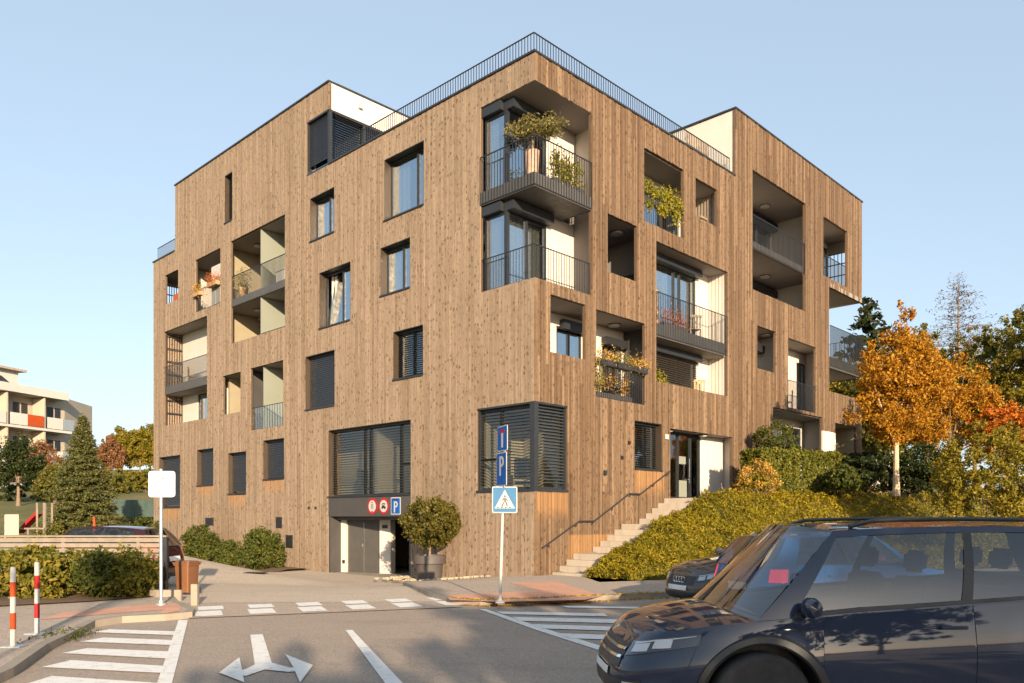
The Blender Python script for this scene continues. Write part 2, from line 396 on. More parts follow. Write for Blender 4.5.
def blob_points(blobs, n, r, clumps=60, crad=.22, shell=.55):
    """leaf positions gathered in clumps that fill a union of ellipsoids (cx,cy,cz,rx,ry,rz)"""
    B = np.array(blobs, float); w = (B[:, 3]*B[:, 4]*B[:, 5])**(2/3); w /= w.sum()
    idx = r.choice(len(B), clumps, p=w)
    d = r.normal(size=(clumps, 3)); d /= np.linalg.norm(d, axis=1, keepdims=True)
    rad = (shell + (1-shell)*r.uniform(size=(clumps, 1))**.6)
    rad = np.where(r.uniform(size=(clumps, 1)) < .22, rad*r.uniform(.3, .9, size=(clumps, 1)), rad)
    C = B[idx, :3] + d*rad*B[idx, 3:]
    cs = np.exp(r.normal(0, .35, clumps)); k = r.choice(clumps, n, p=cs/cs.sum())
    e = r.normal(size=(n, 3)); e /= np.linalg.norm(e, axis=1, keepdims=True)
    e *= (r.uniform(size=(n, 1))**.45)
    scale = (crad*(.7+.6*r.uniform(size=clumps)))[k][:, None]
    P = C[k] + e*scale*B[idx[k], 3:]/B[idx[k], 3:].max(axis=1, keepdims=True)
    out = (P - B[idx[k], :3])/B[idx[k], 3:]
    out /= np.linalg.norm(out, axis=1, keepdims=True)+1e-9
    return P, out, C
# ================================================================== the timber-clad apartment building
B = empty('apartment_building', (CX, CY, 0), ROT,
          'five-storey apartment building clad in vertical brown timber boards with corner balconies and garage', 'apartment building')
H0, HP_L, HP_R = 14.33, 17.29, 16.85
BW = .14
LH = [  # left facade openings: a0, a1, z0, z1
    (22.57, 24.05, 11.9, 13.3), (18.33, 20.77, 10.94, 13.31), (12.99, 17.39, 9.02, 13.35), (19.61, 24.16, 6.08, 10.61),
    (16.54, 18.11, 6.08, 7.74), (13.13, 15.7, 5.23, 7.76), (22.38, 24.75, 2.15, 4.6), (19.0, 20.61, 3.1, 4.72),
    (16.05, 17.63, 2.66, 4.41), (13.06, 14.66, 3.18, 4.75), (9.96, 11.43, H0, 16.34), (4.67, 6.71, 11.46, 13.47),
    (9.63, 11.22, 11.84, 13.44), (5.35, 6.92, 9.01, 10.61), (8.64, 10.6, 8.54, 10.57), (4.71, 6.23, 6.15, 7.72),
    (9.61, 11.54, 5.67, 7.65), (17.26, 17.95, 14.24, 16.27), (5.32, 10.01, -.6, 4.8), (0, 2.26, 2.45, 4.85),
    (0, 2.11, 8.21, 13.57)]
RH = [
    (0, 1.4, 2.45, 4.85), (0, 2.48, 8.21, 13.57), (5.16, 7.48, 11.13, 13.46), (8.22, 9.71, 12.1, 13.43), (3.26, 4.77, 9.09, 10.84),
    (5.85, 10.46, 6.11, 10.65), (.66, 2.19, 6.28, 7.88), (2.7, 5.22, 5.26, 7.85), (12.34, 17.03, 10.42, 15.0),
    (18.85, 21.56, 12.37, 14.97), (19.5, 23.6, 7.33, 12.0), (12.71, 14.3, 7.45, 9.1), (15.41, 18.11, 6.2, 9.06),
    (14.05, 18.74, 2.9, 6.08), (20.13, 22.64, 2.9, 5.97), (4.65, 6.18, 3.21, 4.73), (6.64, 10.79, 2.3, 4.64)]
def clad(name, F, L, steps, holes, amp, m, seed, bottom, BW=.125):
    """boards of random thickness over a backing wall; steps = [(a0,a1,ztop)]"""
    r = random.Random(seed)
    off = [r.choice([0, .25, .5, .8, 1])*amp + r.uniform(0, .1)*amp for _ in range(400)]
    brk = [r.uniform(0, 4.3) for _ in range(400)]
    H = {0.0, L} | {round(h[i], 4) for h in holes for i in (0, 1)} | {s[1] for s in steps}
    H = sorted(x for x in H if -.001 <= x <= L+.001)
    E_ = list(H)
    for i in range(int(L/BW)+1):
        if min(abs(i*BW-h) for h in H) > .025: E_.append(i*BW)
    E_ = sorted(E_)
    mb = MB()
    for a0, a1 in zip(E_, E_[1:]):
        am = (a0+a1)/2; i = int(am/BW)
        zt = next(s[2] for s in steps if s[0] <= am <= s[1])
        z = bottom
        for h0, h1 in sorted((h[2], h[3]) for h in holes if h[0] < am < h[1]) + [(99, 99)]:
            e = min(h0, zt)
            cuts = [z] + [c for c in (brk[i]+4.3*k for k in range(-1, 5)) if z+.5 < c < e-.5] + [e]
            for c0, c1 in zip(cuts, cuts[1:]):
                if c1-c0 > .004: mb.fbox(F, a0+.0065, a1-.0065, c0+(.002 if c0 > z else 0), c1, -off[i]-r.uniform(0, .002), .02)
            z = max(z, h1)
            if z >= zt: break
    o = mb.build(name, m, B)
    mb = MB()
    for s0, s1, zt in steps:
        panel(mb, F, s0, s1, bottom, zt-.02, .02, .10, [h for h in holes if h[0] < s1 and h[1] > s0])
    mb.build('wall_core', 'backing', B)
    return o
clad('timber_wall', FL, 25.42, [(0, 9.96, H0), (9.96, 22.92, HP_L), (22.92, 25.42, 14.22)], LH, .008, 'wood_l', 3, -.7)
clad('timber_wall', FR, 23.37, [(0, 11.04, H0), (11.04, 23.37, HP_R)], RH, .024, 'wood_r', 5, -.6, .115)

# roofs, end walls, penthouse sides
mb = MB()
mb.box(.3, 11.2, .3, 13.99, 13.92, 14.1); mb.box(11.21, 23.0, 9.3, 13.99, 13.92, 14.1); mb.box(.3, 14, 14, 25.1, 13.92, 14.1)
mb.box(.3, 9.5, 10.3, 22.6, HP_L-.25, HP_L-.1); mb.box(11.3, 23.1, .3, 9.5, HP_R-.25, HP_R-.1)
mb.build('roof', 'concrete', B)
mb = MB()
def cop(F, a0, a1, z, d0=-.05, d1=.33): mb.fbox(F, a0, a1, z, z+.055, d0, d1)
cop(FL, .33, 9.93, H0); cop(FL, 9.93, 22.95, HP_L); cop(FL, 22.95, 25.46, 14.22)
cop(FR, -.05, 11.0, H0); cop(FR, 11.0, 23.42, HP_R)
mb.box(.34, 9.5, 9.92, 10.1, HP_L, HP_L+.055); mb.box(10.99, 11.2, .34, 9.5, HP_R, HP_R+.055)
mb.box(23.2, 23.42, .34, 9.5, HP_R, HP_R+.055); mb.box(.34, 9.5, 22.75, 22.95, HP_L, HP_L+.055)
mb.build('roof_coping', 'coping', B)
mb = MB()                                             # plastered penthouse walls and rear walls
mb.box(.021, 9.5, 9.962, 10.25, 16.34, HP_L-.01); mb.box(4.6, 9.5, 9.965, 10.25, 14.1, 16.34)
mb.box(.31, 9.5, 22.6, 22.9, 14.1, HP_L-.01); mb.box(9.3, 9.5, 10.26, 22.59, 14.1, HP_L-.02)
mb.box(11.06, 11.34, .021, 9.5, 14.1, HP_R-.01); mb.box(11.35, 23.0, 9.3, 9.5, 14.1, HP_R-.02)
FE = lambda a, z, d: (23.34-d, a, z)                  # right end wall
panel(mb, FE, .31, 14, -.5, HP_R-.03, 0, .28, [(.2, 1.9, 7.3, 12.0), (.5, 1.7, 12.3, 14.6), (9.5, 15, 14.1, 20)])
FN = lambda a, z, d: (a, 25.4-d, z)                   # left end wall
panel(mb, FN, .31, 14, -.5, 14.2, 0, .28, [(.45, 1.75, 11.3, 13.2), (.45, 1.75, 5.5, 10.4)])
mb.box(14, 14.25, 14, 25.1, -.5, 14.1); mb.box(14.25, 23.0, 13.7, 14, -.5, 14.1)
mb.build('plaster_wall', 'plaster', B)
# floors and cross walls of the rooms behind the glass
mb = MB()
for z in (2.2, 5.1, 8.0, 10.9):
    mb.box(2.3, 22.9, 2.3, 13.6, z-.2, z); mb.box(2.3, 13.9, 13.62, 25.0, z-.2, z)
mb.build('room_floor', 'intfloor', B)
mb = MB()
mb.box(5.2, 5.35, 5.2, 25.0, -.4, 13.9); mb.box(5.36, 22.9, 5.2, 5.35, -.4, 13.9)
for y in (4.4, 7.6, 12.2, 18.2): mb.box(.35, 5.19, y, y+.12, 2.2 if y > 5 else 5.1, 13.9) if y > 5 else None
for x in (2.55, 11.5): mb.box(x, x+.12, 2.4, 5.19, 2.2, 13.9)
mb.build('room_wall', 'interior', B)
mb = MB()
mb.fbox(lambda a, z, d: (d, a, z), 5.2, 10.15, 4.9, 4.98, .3, 3.2)
mb.build('office_ceiling', 'interior', B)
mb = MB(); mb.fbox(FL, 5.0, 12.0, 2.2, 4.9, 1.35, 1.45); mb.box(.5, 2.1, 2.4, 2.5, 2.2, 4.9); mb.box(2.11, 2.2, .5, 2.5, 2.2, 4.9); mb.box(.35, 2.1, .35, 2.38, 2.15, 2.2); mb.box(.35, 2.1, .35, 2.38, 4.86, 4.9); mb.fbox(FL, 5.0, 10.5, 2.15, 2.2, .35, 1.34); mb.build('office_wall', 'interior', B)

# ------------------------------------------------------------------ windows
def slats(mb, F, a0, a1, z0, z1, d, pitch=.07, tilt=60, w=.075):
    t = R(tilt); dy, dz = math.cos(t)*w/2, math.sin(t)*w/2
    n = int((z1-z0)/pitch)
    for i in range(n):
        z = z1-.03-pitch*i
        if z-dz < z0: break
        mb.add([F(a0, z-dz, d-dy), F(a1, z-dz, d-dy), F(a1, z+dz*.15, d+dy*.1-.008), F(a0, z+dz*.15, d+dy*.1-.008), F(a1, z+dz, d+dy), F(a0, z+dz, d+dy)],
               [(0, 1, 2, 3), (3, 2, 4, 5)])
def window(F, a0, a1, z0, z1, d=.27, mull=(), trans=(), blind=None, curtain=None, lining=True, gl='glass', fw=.065, tiltopen=None, name='window', blind_to=None, side='lining'):
    mb = MB()
    if lining:                                        # bronze reveal, a hand's breadth behind the boards
        t = .02
        mb.m = 1
        mb.fbox(F, a0, a0+t, z0, z1, .004, d+.1); mb.fbox(F, a1-t, a1, z0, z1, .004, d+.1)
        mb.m = 0
        mb.fbox(F, a0+t, a1-t, z1-t, z1, .004, d+.1); mb.fbox(F, a0-.0, a1+.0, z0-.03, z0+t, -.045, d+.1)
        a0, a1, z0, z1 = a0+t, a1-t, z0+t, z1-t
    mb.m = 0
    mb.fbox(F, a0, a0+fw, z0, z1, d, d+.08); mb.fbox(F, a1-fw, a1, z0, z1, d, d+.08)
    mb.fbox(F, a0+fw, a1-fw, z1-fw, z1, d, d+.08); mb.fbox(F, a0+fw, a1-fw, z0, z0+fw, d, d+.08)
    xs = [a0+fw] + [a0+(a1-a0)*f for f in mull] + [a1-fw]
    for x in xs[1:-1]: mb.fbox(F, x-.045, x+.045, z0+fw, z1-fw, d-.006, d+.074)
    for (i, f) in trans:
        zz = z0+(z1-z0)*f; mb.fbox(F, xs[i]+.046, xs[i+1]-.046, zz-.035, zz+.035, d-.003, d+.072)
    w = mb.build(name, ['anth', side], B)
    g = MB()
    if tiltopen is None: g.fbox(F, a0+fw, a1-fw, z0+fw, z1-fw, d+.03, d+.042)
    else:
        i = tiltopen
        for k in range(len(xs)-1):
            if k != i: g.fbox(F, xs[k]+.046, xs[k+1]-.046, z0+fw, z1-fw, d+.03, d+.042)
        T = lambda a, z, dd: F(a, z, dd+(z-z0)*.09)   # the tilted sash leans into the room
        s = MB(); x0, x1 = xs[i]+.02, xs[i+1]-.02
        s.fbox(T, x0, x0+.06, z0+.08, z1-.1, d+.05, d+.1); s.fbox(T, x1-.06, x1, z0+.08, z1-.1, d+.05, d+.1)
        s.fbox(T, x0+.06, x1-.06, z1-.16, z1-.1, d+.05, d+.1); s.fbox(T, x0+.06, x1-.06, z0+.08, z0+.14, d+.05, d+.1)
        s.build('sash', 'anth', w)
        g.fbox(T, x0+.06, x1-.06, z0+.14, z1-.16, d+.07, d+.08)
    g.build('pane', gl, w)
    if blind:
        b = MB(); zb = z0+.02 if blind_to is None else z0+(z1-z0)*blind_to
        slats(b, F, a0+.03, a1-.03, zb, z1-.02, d-.075, tilt=blind[0], pitch=blind[1] if len(blind) > 1 else .07)
        b.fbox(F, a0+.02, a1-.02, z1-.06, z1-.002, d-.11, d-.04)
        b.build('blind', blind[2] if len(blind) > 2 else 'blind', w)
    if curtain:
        c = MB()
        for (f0, f1) in curtain:
            x0, x1 = a0+(a1-a0)*f0, a0+(a1-a0)*f1; n = max(12, int((x1-x0)/.035))
            P = [[F(x0+(x1-x0)*k/n, z, d+.2+.035*math.sin(k*1.15)+.012*math.sin(k*.37)) for k in range(n+1)] for z in (z0+.03, (z0+z1)/2, z1-.05)]
            c.grid(P)
        c.build('curtain', 'curtain', w, smooth=True, normals=False)
    return w
L = lambda i, **k: window(FL, *LH[i], **k)
L(6, blind=(72,)); L(7, blind=(72,)); L(8, blind=(72,)); L(9, blind=(70,))
L(11, mull=(.30,), curtain=[(.62, .95)]); L(12, mull=(.42,), curtain=[(.3, .98)]); L(13, mull=(.42,), curtain=[(.12, .98)])
L(14, mull=(.42,), tiltopen=1, curtain=[(.75, .97)]); L(15, blind=(28,), mull=(.5,)); L(16, blind=(74,)); L(17, blind=(55,))
window(FR, *RH[15], blind=(20,), mull=(.62,), curtain=[(.1, .5)])
# office window over the garage
gw = window(FL, 5.32, 10.01, 2.42, 4.8, d=.24, mull=(.17, .53, .60), trans=[(0, .42)], blind=(14, .09, 'blind_br'), gl='glass_dk')
# corner window of the ground floor
mb = MB()
for F, e in ((FL, 2.26), (FR, 1.4)):
    mb.fbox(F, .14, e, 2.40, 2.47, -.04, .25); mb.fbox(F, .14, e, 4.80, 4.85, .0, .25)
    mb.fbox(F, e-.07, e-.003, 2.47, 4.80, .05, .22)
    mb.fbox(F, .14, e-.07, 2.47, 2.54, .14, .22); mb.fbox(F, .14, e-.07, 4.72, 4.80, .14, .22)
mb.fbox(FL, 1.36, 1.45, 2.54, 4.72, .135, .215); mb.fbox(FL, 1.45, 2.19, 3.32, 3.39, .138, .212)
mb.box(-.03, .14, -.03, .14, 2.40, 4.85)
cw = mb.build('corner_window', 'anth', B)
g = MB(); g.fbox(FL, .14, 2.19, 2.54, 4.72, .17, .182); g.fbox(FR, .14, 1.33, 2.54, 4.72, .17, .182); g.build('pane', 'glass_dk', cw)
b = MB(); slats(b, FL, .16, 2.17, 2.56, 4.76, .085, .09, 10); b.build('blind', 'blind_br', cw)
b = MB(); slats(b, FR, .16, 1.32, 2.56, 4.76, .085, .09, 24); b.build('blind', 'blind_lt', cw)
# penthouse corner window with closed blinds
mb = MB()
mb.fbox(FL, 10.02, 11.43, 14.2, H0+.07, .0, .2); mb.fbox(FL, 9.97, 11.43, 16.28, 16.34, .0, .25); mb.fbox(FL, 11.37, 11.43, H0+.07, 16.28, .02, .2)
mb.box(.02, .14, 9.97, 10.09, H0-.2, 16.28); mb.box(.14, 4.6, 10.0, 10.08, 14.2, 14.4); mb.box(1.5, 1.6, 10.0, 10.1, 14.4, 16.28); mb.box(.26, 4.6, 9.985, 10.25, 16.26, 16.335)
pw = mb.build('penthouse_window', 'anth', B)
FP = lambda a, z, d: (a, 9.96+d, z)
g = MB(); g.fbox(FL, 10.1, 11.37, H0+.07, 16.28, .2, .212); g.fbox(FP, .15, 4.6, 14.4, 16.27, .2, .212); g.build('pane', 'glass', pw)
b = MB(); slats(b, FL, 10.1, 11.36, H0+.3, 16.27, .1, .07, 70); slats(b, FP, .32, 4.58, 14.42, 16.26, .1, .09, 40); b.build('blind', 'blind', pw)

# ------------------------------------------------------------------ railings, slabs, loggias
def railing(path, z0, z1, name='railing', step=.105, r=.0055, m='anth', mid=None, parent=None):
    """flat-bar railing along a polyline of local x,y points"""
    mb = MB(); first = True
    for (p, q) in zip(path, path[1:]):
        p, q = Vector((*p, 0)), Vector((*q, 0)); n = max(1, round((q-p).length/step)); d = (q-p).normalized(); nn = Vector((-d.y, d.x, 0))
        T = lambda x, y, z: tuple(p + d*x + nn*y + Vector((0, 0, z)))
        ln = (q-p).length
        mb.box(-.0, ln, -.018, .018, z1-.02, z1, T)
        mb.box(.0, ln, -.012, .012, z0, z0+.014, T)
        for k in range(0 if first else 1, n+1):
            x = ln*k/n; mb.box(x-r, x+r, -.008, .008, z0+.014, z1-.018, T)
        first = False
    return mb.build(name, m, parent or B)
def slab(F, a0, a1, z0, z1, d0=.0, d1=1.6, m='slab', lip=True):
    mb = MB(); mb.fbox(F, a0, a1, z0, z1, d0, d1)
    return mb.build('balcony_slab', m, B)
def loggia(F, a0, a1, z0, z1, depth, zf=None, e0=.0, e1=.0, holes=(), side='plaster', back='plaster', open0=False, open1=False):
    """recess behind an opening: floor, soffit, side walls and a back wall with door openings"""
    zf = z0 if zf is None else zf; A0, A1 = a0-e0, a1+e1
    mb = MB(); mb.m = 0
    panel(mb, F, A0, A1, zf, z1+.02, depth, depth+.12, holes)
    mb.m = 1
    if not open0: mb.fbox(F, A0-.1, A0-.002, zf, z1+.02, .102, depth)
    if not open1: mb.fbox(F, A1+.002, A1+.1, zf, z1+.02, .102, depth)
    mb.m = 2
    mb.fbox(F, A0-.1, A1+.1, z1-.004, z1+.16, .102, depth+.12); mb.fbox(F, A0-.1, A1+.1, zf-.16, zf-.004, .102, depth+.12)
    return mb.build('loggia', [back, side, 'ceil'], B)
def rollbox(F, a0, a1, z0, z1, d0, d1): MB().fbox(F, a0, a1, z0, z1, d0, d1).build('shutter_box', 'anth', B, bevel=.01)
def lamp(F, a, z, d, r=.16):
    mb = MB(); T = lambda x, y, zz: F(a+x, zz, d+y)
    mb.m = 0; mb.lathe([(r, z-.03), (r, z)], 20, T); mb.m = 1; mb.lathe([(r*.55, z-.085), (r*.93, z-.07), (r*.93, z-.03)], 20, T)
    mb.build('ceiling_lamp', ['anth', 'lampw'], B, smooth=True)
DL = dict(lining=False)
# -- left facade
a0, a1, z0, z1 = LH[0]; loggia(FL, a0, a1, z0, z1, 1.7, 11.1, .5, 1.0, side='plaster', open1=True)
a0, a1, z0, z1 = LH[2]
railing([(.06, LH[1][0]), (.06, LH[1][1])], 10.98, 11.95)
loggia(FL, a0, LH[1][1], 10.88, z1-.01, 1.75, None, .0, 1.2, holes=[(15.2, 17.0, 10.93, 13.1), (17.9, 20.6, 10.93, 13.1), (20.9, 21.9, 10.93, 13.1)])
for h in ((15.2, 17.0, 10.93, 13.1), (17.9, 20.6, 10.93, 13.1), (20.9, 21.9, 10.93, 13.1)): window(FL, *h, d=1.78, mull=(.5,), **DL)
loggia(FL, a0, a1, z0, 10.58, 1.7, None, .0, 2.0, holes=[(17.8, 19.3, z0+.03, 10.45)], side='panel'); window(FL, 17.8, 19.3, z0+.03, 10.45, d=1.73, mull=(.5,), **DL)
for zb, zt in ((9.02, 10.58), (10.88, 13.33)):
    MB().fbox(FL, 15.02, 15.06, zb+.02, zt-.02, .1, 1.2).build('glass_partition', 'frost', B); lamp(FL, 16.9, zt, 1.0, .2)
    MB().fbox(FL, 13.0, 15.0, zb+.02, zt-.02, 1.21, 1.25).build('glass_partition', 'frost', B)
slab(FL, a0+.004, a1-.004, 10.585, 10.875, .03, 1.7); railing([(.07, a0+.01), (.07, a1-.01)], 10.88, 11.88, step=.09); railing([(.12, a0), (.12, 15.0)], 9.03, 9.1)
a0, a1, z0, z1 = LH[3]
for zb, zt in ((6.08, 7.58), (7.96, 10.61)):
    hs = [(19.65, 20.3, zb+.05, zt-.02)] if zb > 7 else [(20.9, 22.5, zb+.05, zt-.05)]
    loggia(FL, a0, a1, zb, zt, .9, None, .0, .0, holes=hs, open1=True); window(FL, *hs[0], d=.93, mull=() if zb > 7 else (.35,), **DL)
    mb = MB(); mb.fbox(FL, a1+.12, a1+.2, zb, zt, .11, 1.0); mb.build('side_cladding', 'wood_l', B)
    mb = MB()                                         # steel trellis in front of the side wall
    for k in range(7): y = .12+k*.12; mb.fbox(FL, a1-.02, a1, zb, zt-.02, y, y+.02)
    for k in range(1, int((zt-zb)/.62)+1): mb.fbox(FL, a1-.024, a1-.002, zb+k*.62, zb+k*.62+.05, .11, .88)
    mb.build('trellis', 'anth', B)
slab(FL, a0+.004, a1-.004, 7.585, 7.955, .03, .9); railing([(.07, a0+.01), (.07, a1-.01)], 7.96, 8.94, step=.09)
a0, a1, z0, z1 = LH[4]; loggia(FL, a0, a1, z0, z1, 1.7, 5.3, .3, .9)
lamp(FL, 17.0, z1, .9)
a0, a1, z0, z1 = LH[5]; loggia(FL, a0, a1, z0, z1, 1.15, None, .0, .4, holes=[(14.9, 15.8, 5.28, 7.2)], side='panel'); window(FL, 14.9, 15.8, 5.28, 7.2, d=1.18, **DL)
MB().fbox(FL, 14.8, 14.84, z0+.02, z1-.02, .1, 1.1).build('glass_partition', 'frost', B); lamp(FL, 13.8, z1, 1.0)
mb = MB(); mb.fbox(FL, a0, a1, z0+.03, 6.13, .1, .115); p = mb.build('railing', 'glass_dk', B)
railing([(.09, a0), (.09, a1)], z0+.01, 6.16, step=.2)
# bars across the end openings
for F, y, zb, zt, n in ((FN, .45, 11.3, 13.2, 11), (FE, .5, 12.35, 14.6, 7)):
    mb = MB()
    for k in range(n): mb.fbox(F, y+.02+k*1.3/n, y+.05+k*1.3/n, zb, zt, .1, .13)
    for k in range(1, 4): mb.fbox(F, y, y+1.25, zb+k*(zt-zb)/4, zb+k*(zt-zb)/4+.05, .131, .16)
    mb.build('window_bars', 'anth', B)
# -- the corner balconies (open to both facades), windows set back round the corner
for zb, zt in ((8.21, 10.70), (11.10, 13.57)):
    mb = MB(); mb.m = 0
    panel(mb, FR, 1.85, 3.2, zb, zt+.02, 1.2, 1.32, []); mb.fbox(FR, .3, 1.85, zt-.28, zt+.02, 1.22, 1.32)
    mb.m = 1; mb.fbox(FR, 3.202, 3.3, zb, zt+.02, .102, 1.32)
    mb.m = 2
    if zb > 9: mb.box(.003, 3.3, .003, 2.4, zt-.004, zt+.16)
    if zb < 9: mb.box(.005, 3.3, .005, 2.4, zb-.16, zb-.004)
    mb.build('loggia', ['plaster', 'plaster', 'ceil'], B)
    mb = MB()
    mb.box(.16, .27, 1.2, 1.31, zb, zt)               # corner post
    mb.fbox(FL, 2.03, 2.1, zb, zt-.3, .17, .25); mb.fbox(FL, 1.31, 2.03, zb, zb+.09, .18, .25); mb.fbox(FL, 1.31, 2.03, zt-.38, zt-.3, .18, .25)
    mb.fbox(FR, .27, 1.85, zb, zb+.09, 1.22, 1.3); mb.fbox(FR, .27, 1.85, zt-.38, zt-.3, 1.22, 1.3)
    for x in (.95, 1.77): mb.fbox(FR, x, x+.1, zb+.09, zt-.38, 1.21, 1.29)
    w = mb.build('corner_window', 'anth', B)
    g = MB(); g.fbox(FL, 1.31, 2.03, zb+.09, zt-.38, .2, .212); g.fbox(FR, .27, 1.77, zb+.09, zt-.38, 1.25, 1.262); g.build('pane', 'glass', w)
    c = MB()
    if zb < 9:
        for F, x0, x1, d in ((FL, 1.36, 1.98, .34), (FR, .4, 1.75, 1.42)):
            n = 40; c.grid([[F(x0+(x1-x0)*k/n, z, d+.03*math.sin(k*1.2)) for k in range(n+1)] for z in (zb+.05, zt-.35)])
        c.build('curtain', 'curtain', w, smooth=True, normals=False)
    else:
        n = 14; c.grid([[FL(1.7+.3*k/n, z, .34+.03*math.sin(k*1.2)) for k in range(n+1)] for z in (zb+.05, zt-.35)]); c.build('curtain', 'curtain', w, smooth=True, normals=False)
    rollbox(FL, 1.33, 2.09, zt-.3, zt-.03, .03, .28); rollbox(FR, .0+.16, 1.9, zt-.31, zt-.03, .93, 1.2)
slab_c = MB(); slab_c.box(.0, 2.47, .0, 2.1, 10.705, 11.095); slab_c.build('balcony_slab', 'slab', B)
railing([(-.03, 2.09), (-.03, -.03), (2.46, -.03)], 10.74, 12.10, step=.115)
railing([(.05, 2.09), (.05, .05), (2.46, .05)], 8.22, 9.16, step=.115)
mb = MB(); mb.box(2.2, 3.1, .35, 1.1, 13.2, 13.5)
# -- right facade
F = FR
a0, a1, z0, z1 = RH[2]; h = (5.4, 9.0, 11.18, 12.9)
loggia(F, a0, RH[3][1], z0, z1-.03, 1.15, None, .3, .25, holes=[h]); window(F, *h, d=1.18, mull=(.33, .66), **DL)
railing([(a0, .06), (a1, .06)], z0+.02, 12.1); rollbox(F, 5.16, 9.05, 12.72, 12.98, .9, 1.15)
a0, a1, z0, z1 = RH[3]
mb = MB()
for k in range(9): mb.fbox(F, a1+.21, a1+.245, z0-.6, z1, .34+k*.125, .40+k*.125)
mb.fbox(F, a1-.25, a1+.2, z0+.42, z0+.5, .5, .9); mb.build('drying_rack', 'slat', B)
a0, a1, z0, z1 = RH[4]; loggia(F, a0, a1, z0, z1, 2.0, 8.2, .05, .95, side='ceil', back='panel'); lamp(F, 4.75, z1, .75, .22); rollbox(F, 3.6, 5.7, 9.5, 9.85, 1.65, 2.0)
MB().fbox(F, 5.66, 5.715, 8.2, 9.7, .15, 1.98).build('dark_side_panel', 'anth', B)  # opaque dark panel added so the sunlit side wall does not show bright
a0, a1, z0, z1 = RH[5]
for zb, zt in ((6.11, 7.56), (8.02, 10.65)):
    loggia(F, a0, a1, zb, zt, .8, None if zb > 7 else 5.3, .0, .06, holes=[(5.87, 9.6, zb-.7 if zb < 7 else zb+.03, zt-.24)])
    window(F, 5.87, 9.6, zb-.7 if zb < 7 else zb+.03, zt-.24, d=.83, mull=(.62, .72), curtain=[(.02, .6), (.7, .98)], blind=None if zb > 7 else (55, .075, 'blind_br'), **DL)
    rollbox(F, 5.86, 9.65, zt-.26, zt-.03, .55, .8)
    mb = MB()
    for k in range(5): mb.fbox(F, a1+.03, a1+.058, zb, zt, .12+k*.14, .23+k*.14)
    mb.build('side_cladding', 'plaster', B)
slab(F, a0+.004, a1-.15, 7.565, 8.015, .02, .8)
railing([(a0+.01, -.02), (a1-.06, -.02)], 7.62, 9.02, step=.1)
a0, a1, z0, z1 = RH[6]
loggia(F, a0, RH[7][1], 5.26, 7.86, 1.2, None, .35, .5, holes=[(2.3, 3.5, 5.4, 7.5), (4.55, 5.6, 5.3, 7.3)], side='panel')
window(F, 2.3, 3.5, 5.4, 7.5, d=1.22, mull=(.5,), curtain=[(.6, 1)], **DL); window(F, 4.55, 5.6, 5.3, 7.3, d=1.22, mull=(.5,), curtain=[(.1, .6)], **DL)
rollbox(F, 2.43, 3.6, 7.4, 7.7, 1.0, 1.19); rollbox(F, 4.5, 5.65, 7.25, 7.5, .95, 1.19); lamp(F, 4.6, 7.86, .75, .2)
a0, a1, z0, z1 = RH[7]; railing([(a0, .04), (a1, .04)], z0+.02, 6.32)
a0, a1, z0, z1 = RH[8]
for zb, zt in ((10.42, 12.0), (12.3, 15.0)):
    loggia(F, a0, a1, zb, zt, 2.1, None, .1, 1.27, holes=[(15.6, 18.2, zb+.03, zt-.35)]); window(F, 15.6, 18.2, zb+.03, zt-.35, d=2.12, mull=(.5,), blind=None if zb > 12 else (30,), **DL)
    rollbox(F, 15.5, 18.25, zt-.42, zt-.12, 1.8, 2.1); lamp(F, 16.0, zt, 1.3, .22)
slab(F, a0+.004, a1-.1, 12.005, 12.295, .02, 2.1); railing([(a0+.01, .0), (a1-.02, .0)], 12.03, 13.3, step=.11, r=.0045)
a0, a1, z0, z1 = RH[9]; loggia(F, a0, a1, z0, z1, 1.3, None, .1, 1.0, holes=[(21.25, 22.5, z0+.03, 14.7)], open1=True); window(F, 21.25, 22.5, z0+.03, 14.7, d=1.32, **DL); railing([(a0, .1), (a1, .1)], z0+.02, 13.4)
a0, a1 = 19.5, 23.34                                   # open corner at the far end
for zb, zt, op in ((7.33, 8.37, 1), (8.88, 12.0, 1)):
    loggia(F, a0, a1-.3, zb, zt, 1.9, 6.2 if zb < 8 else None, .0, .0, open1=True, holes=[(20.6, 22.5, zb+.03, min(zt, zb+2.3)-.1)] if zb > 8 else [])
MB().fbox(F, 19.504, 23.36, 12.006, 12.2, -.01, 1.9).build('balcony_slab', 'ceil', B)
MB().fbox(F, 19.504, 23.40, 8.375, 8.875, -.04, 1.9).build('balcony_slab', 'slab', B)
railing([(19.51, -.05), (23.41, -.05), (23.41, 1.9)], 8.45, 10.28, step=.075, r=.006)
a0, a1, z0, z1 = RH[11]; loggia(F, a0, a1, z0, z1, 1.0, 6.2, .2, .75, holes=[(14.0, 14.85, 6.25, 8.6)]); window(F, 14.0, 14.85, 6.25, 8.6, d=1.02, **DL); lamp(F, 14.4, z1, .45, .2); rollbox(F, 13.9, 14.9, 8.45, 8.75, .75, .99)
a0, a1, z0, z1 = RH[12]; loggia(F, a0, a1, z0, z1, 1.0, None, .0, 1.25, holes=[(18.4, 19.3, z0+.03, 8.6)]); window(F, 18.4, 19.3, z0+.03, 8.6, d=1.02, mull=(.5,), **DL); railing([(a0, .03), (a1, .03)], z0-.1, 7.35, step=.1, r=.005)
a0, a1, z0, z1 = RH[13]; loggia(F, a0, a1, 2.9, z1, 1.2, None, .0, .9, holes=[(17.4, 19.3, 2.95, 5.7)]); window(F, 17.4, 19.3, 2.95, 5.7, d=1.22, mull=(.5,), curtain=[(.0, .5)], **DL); lamp(F, 15.5, z1, .9, .22)
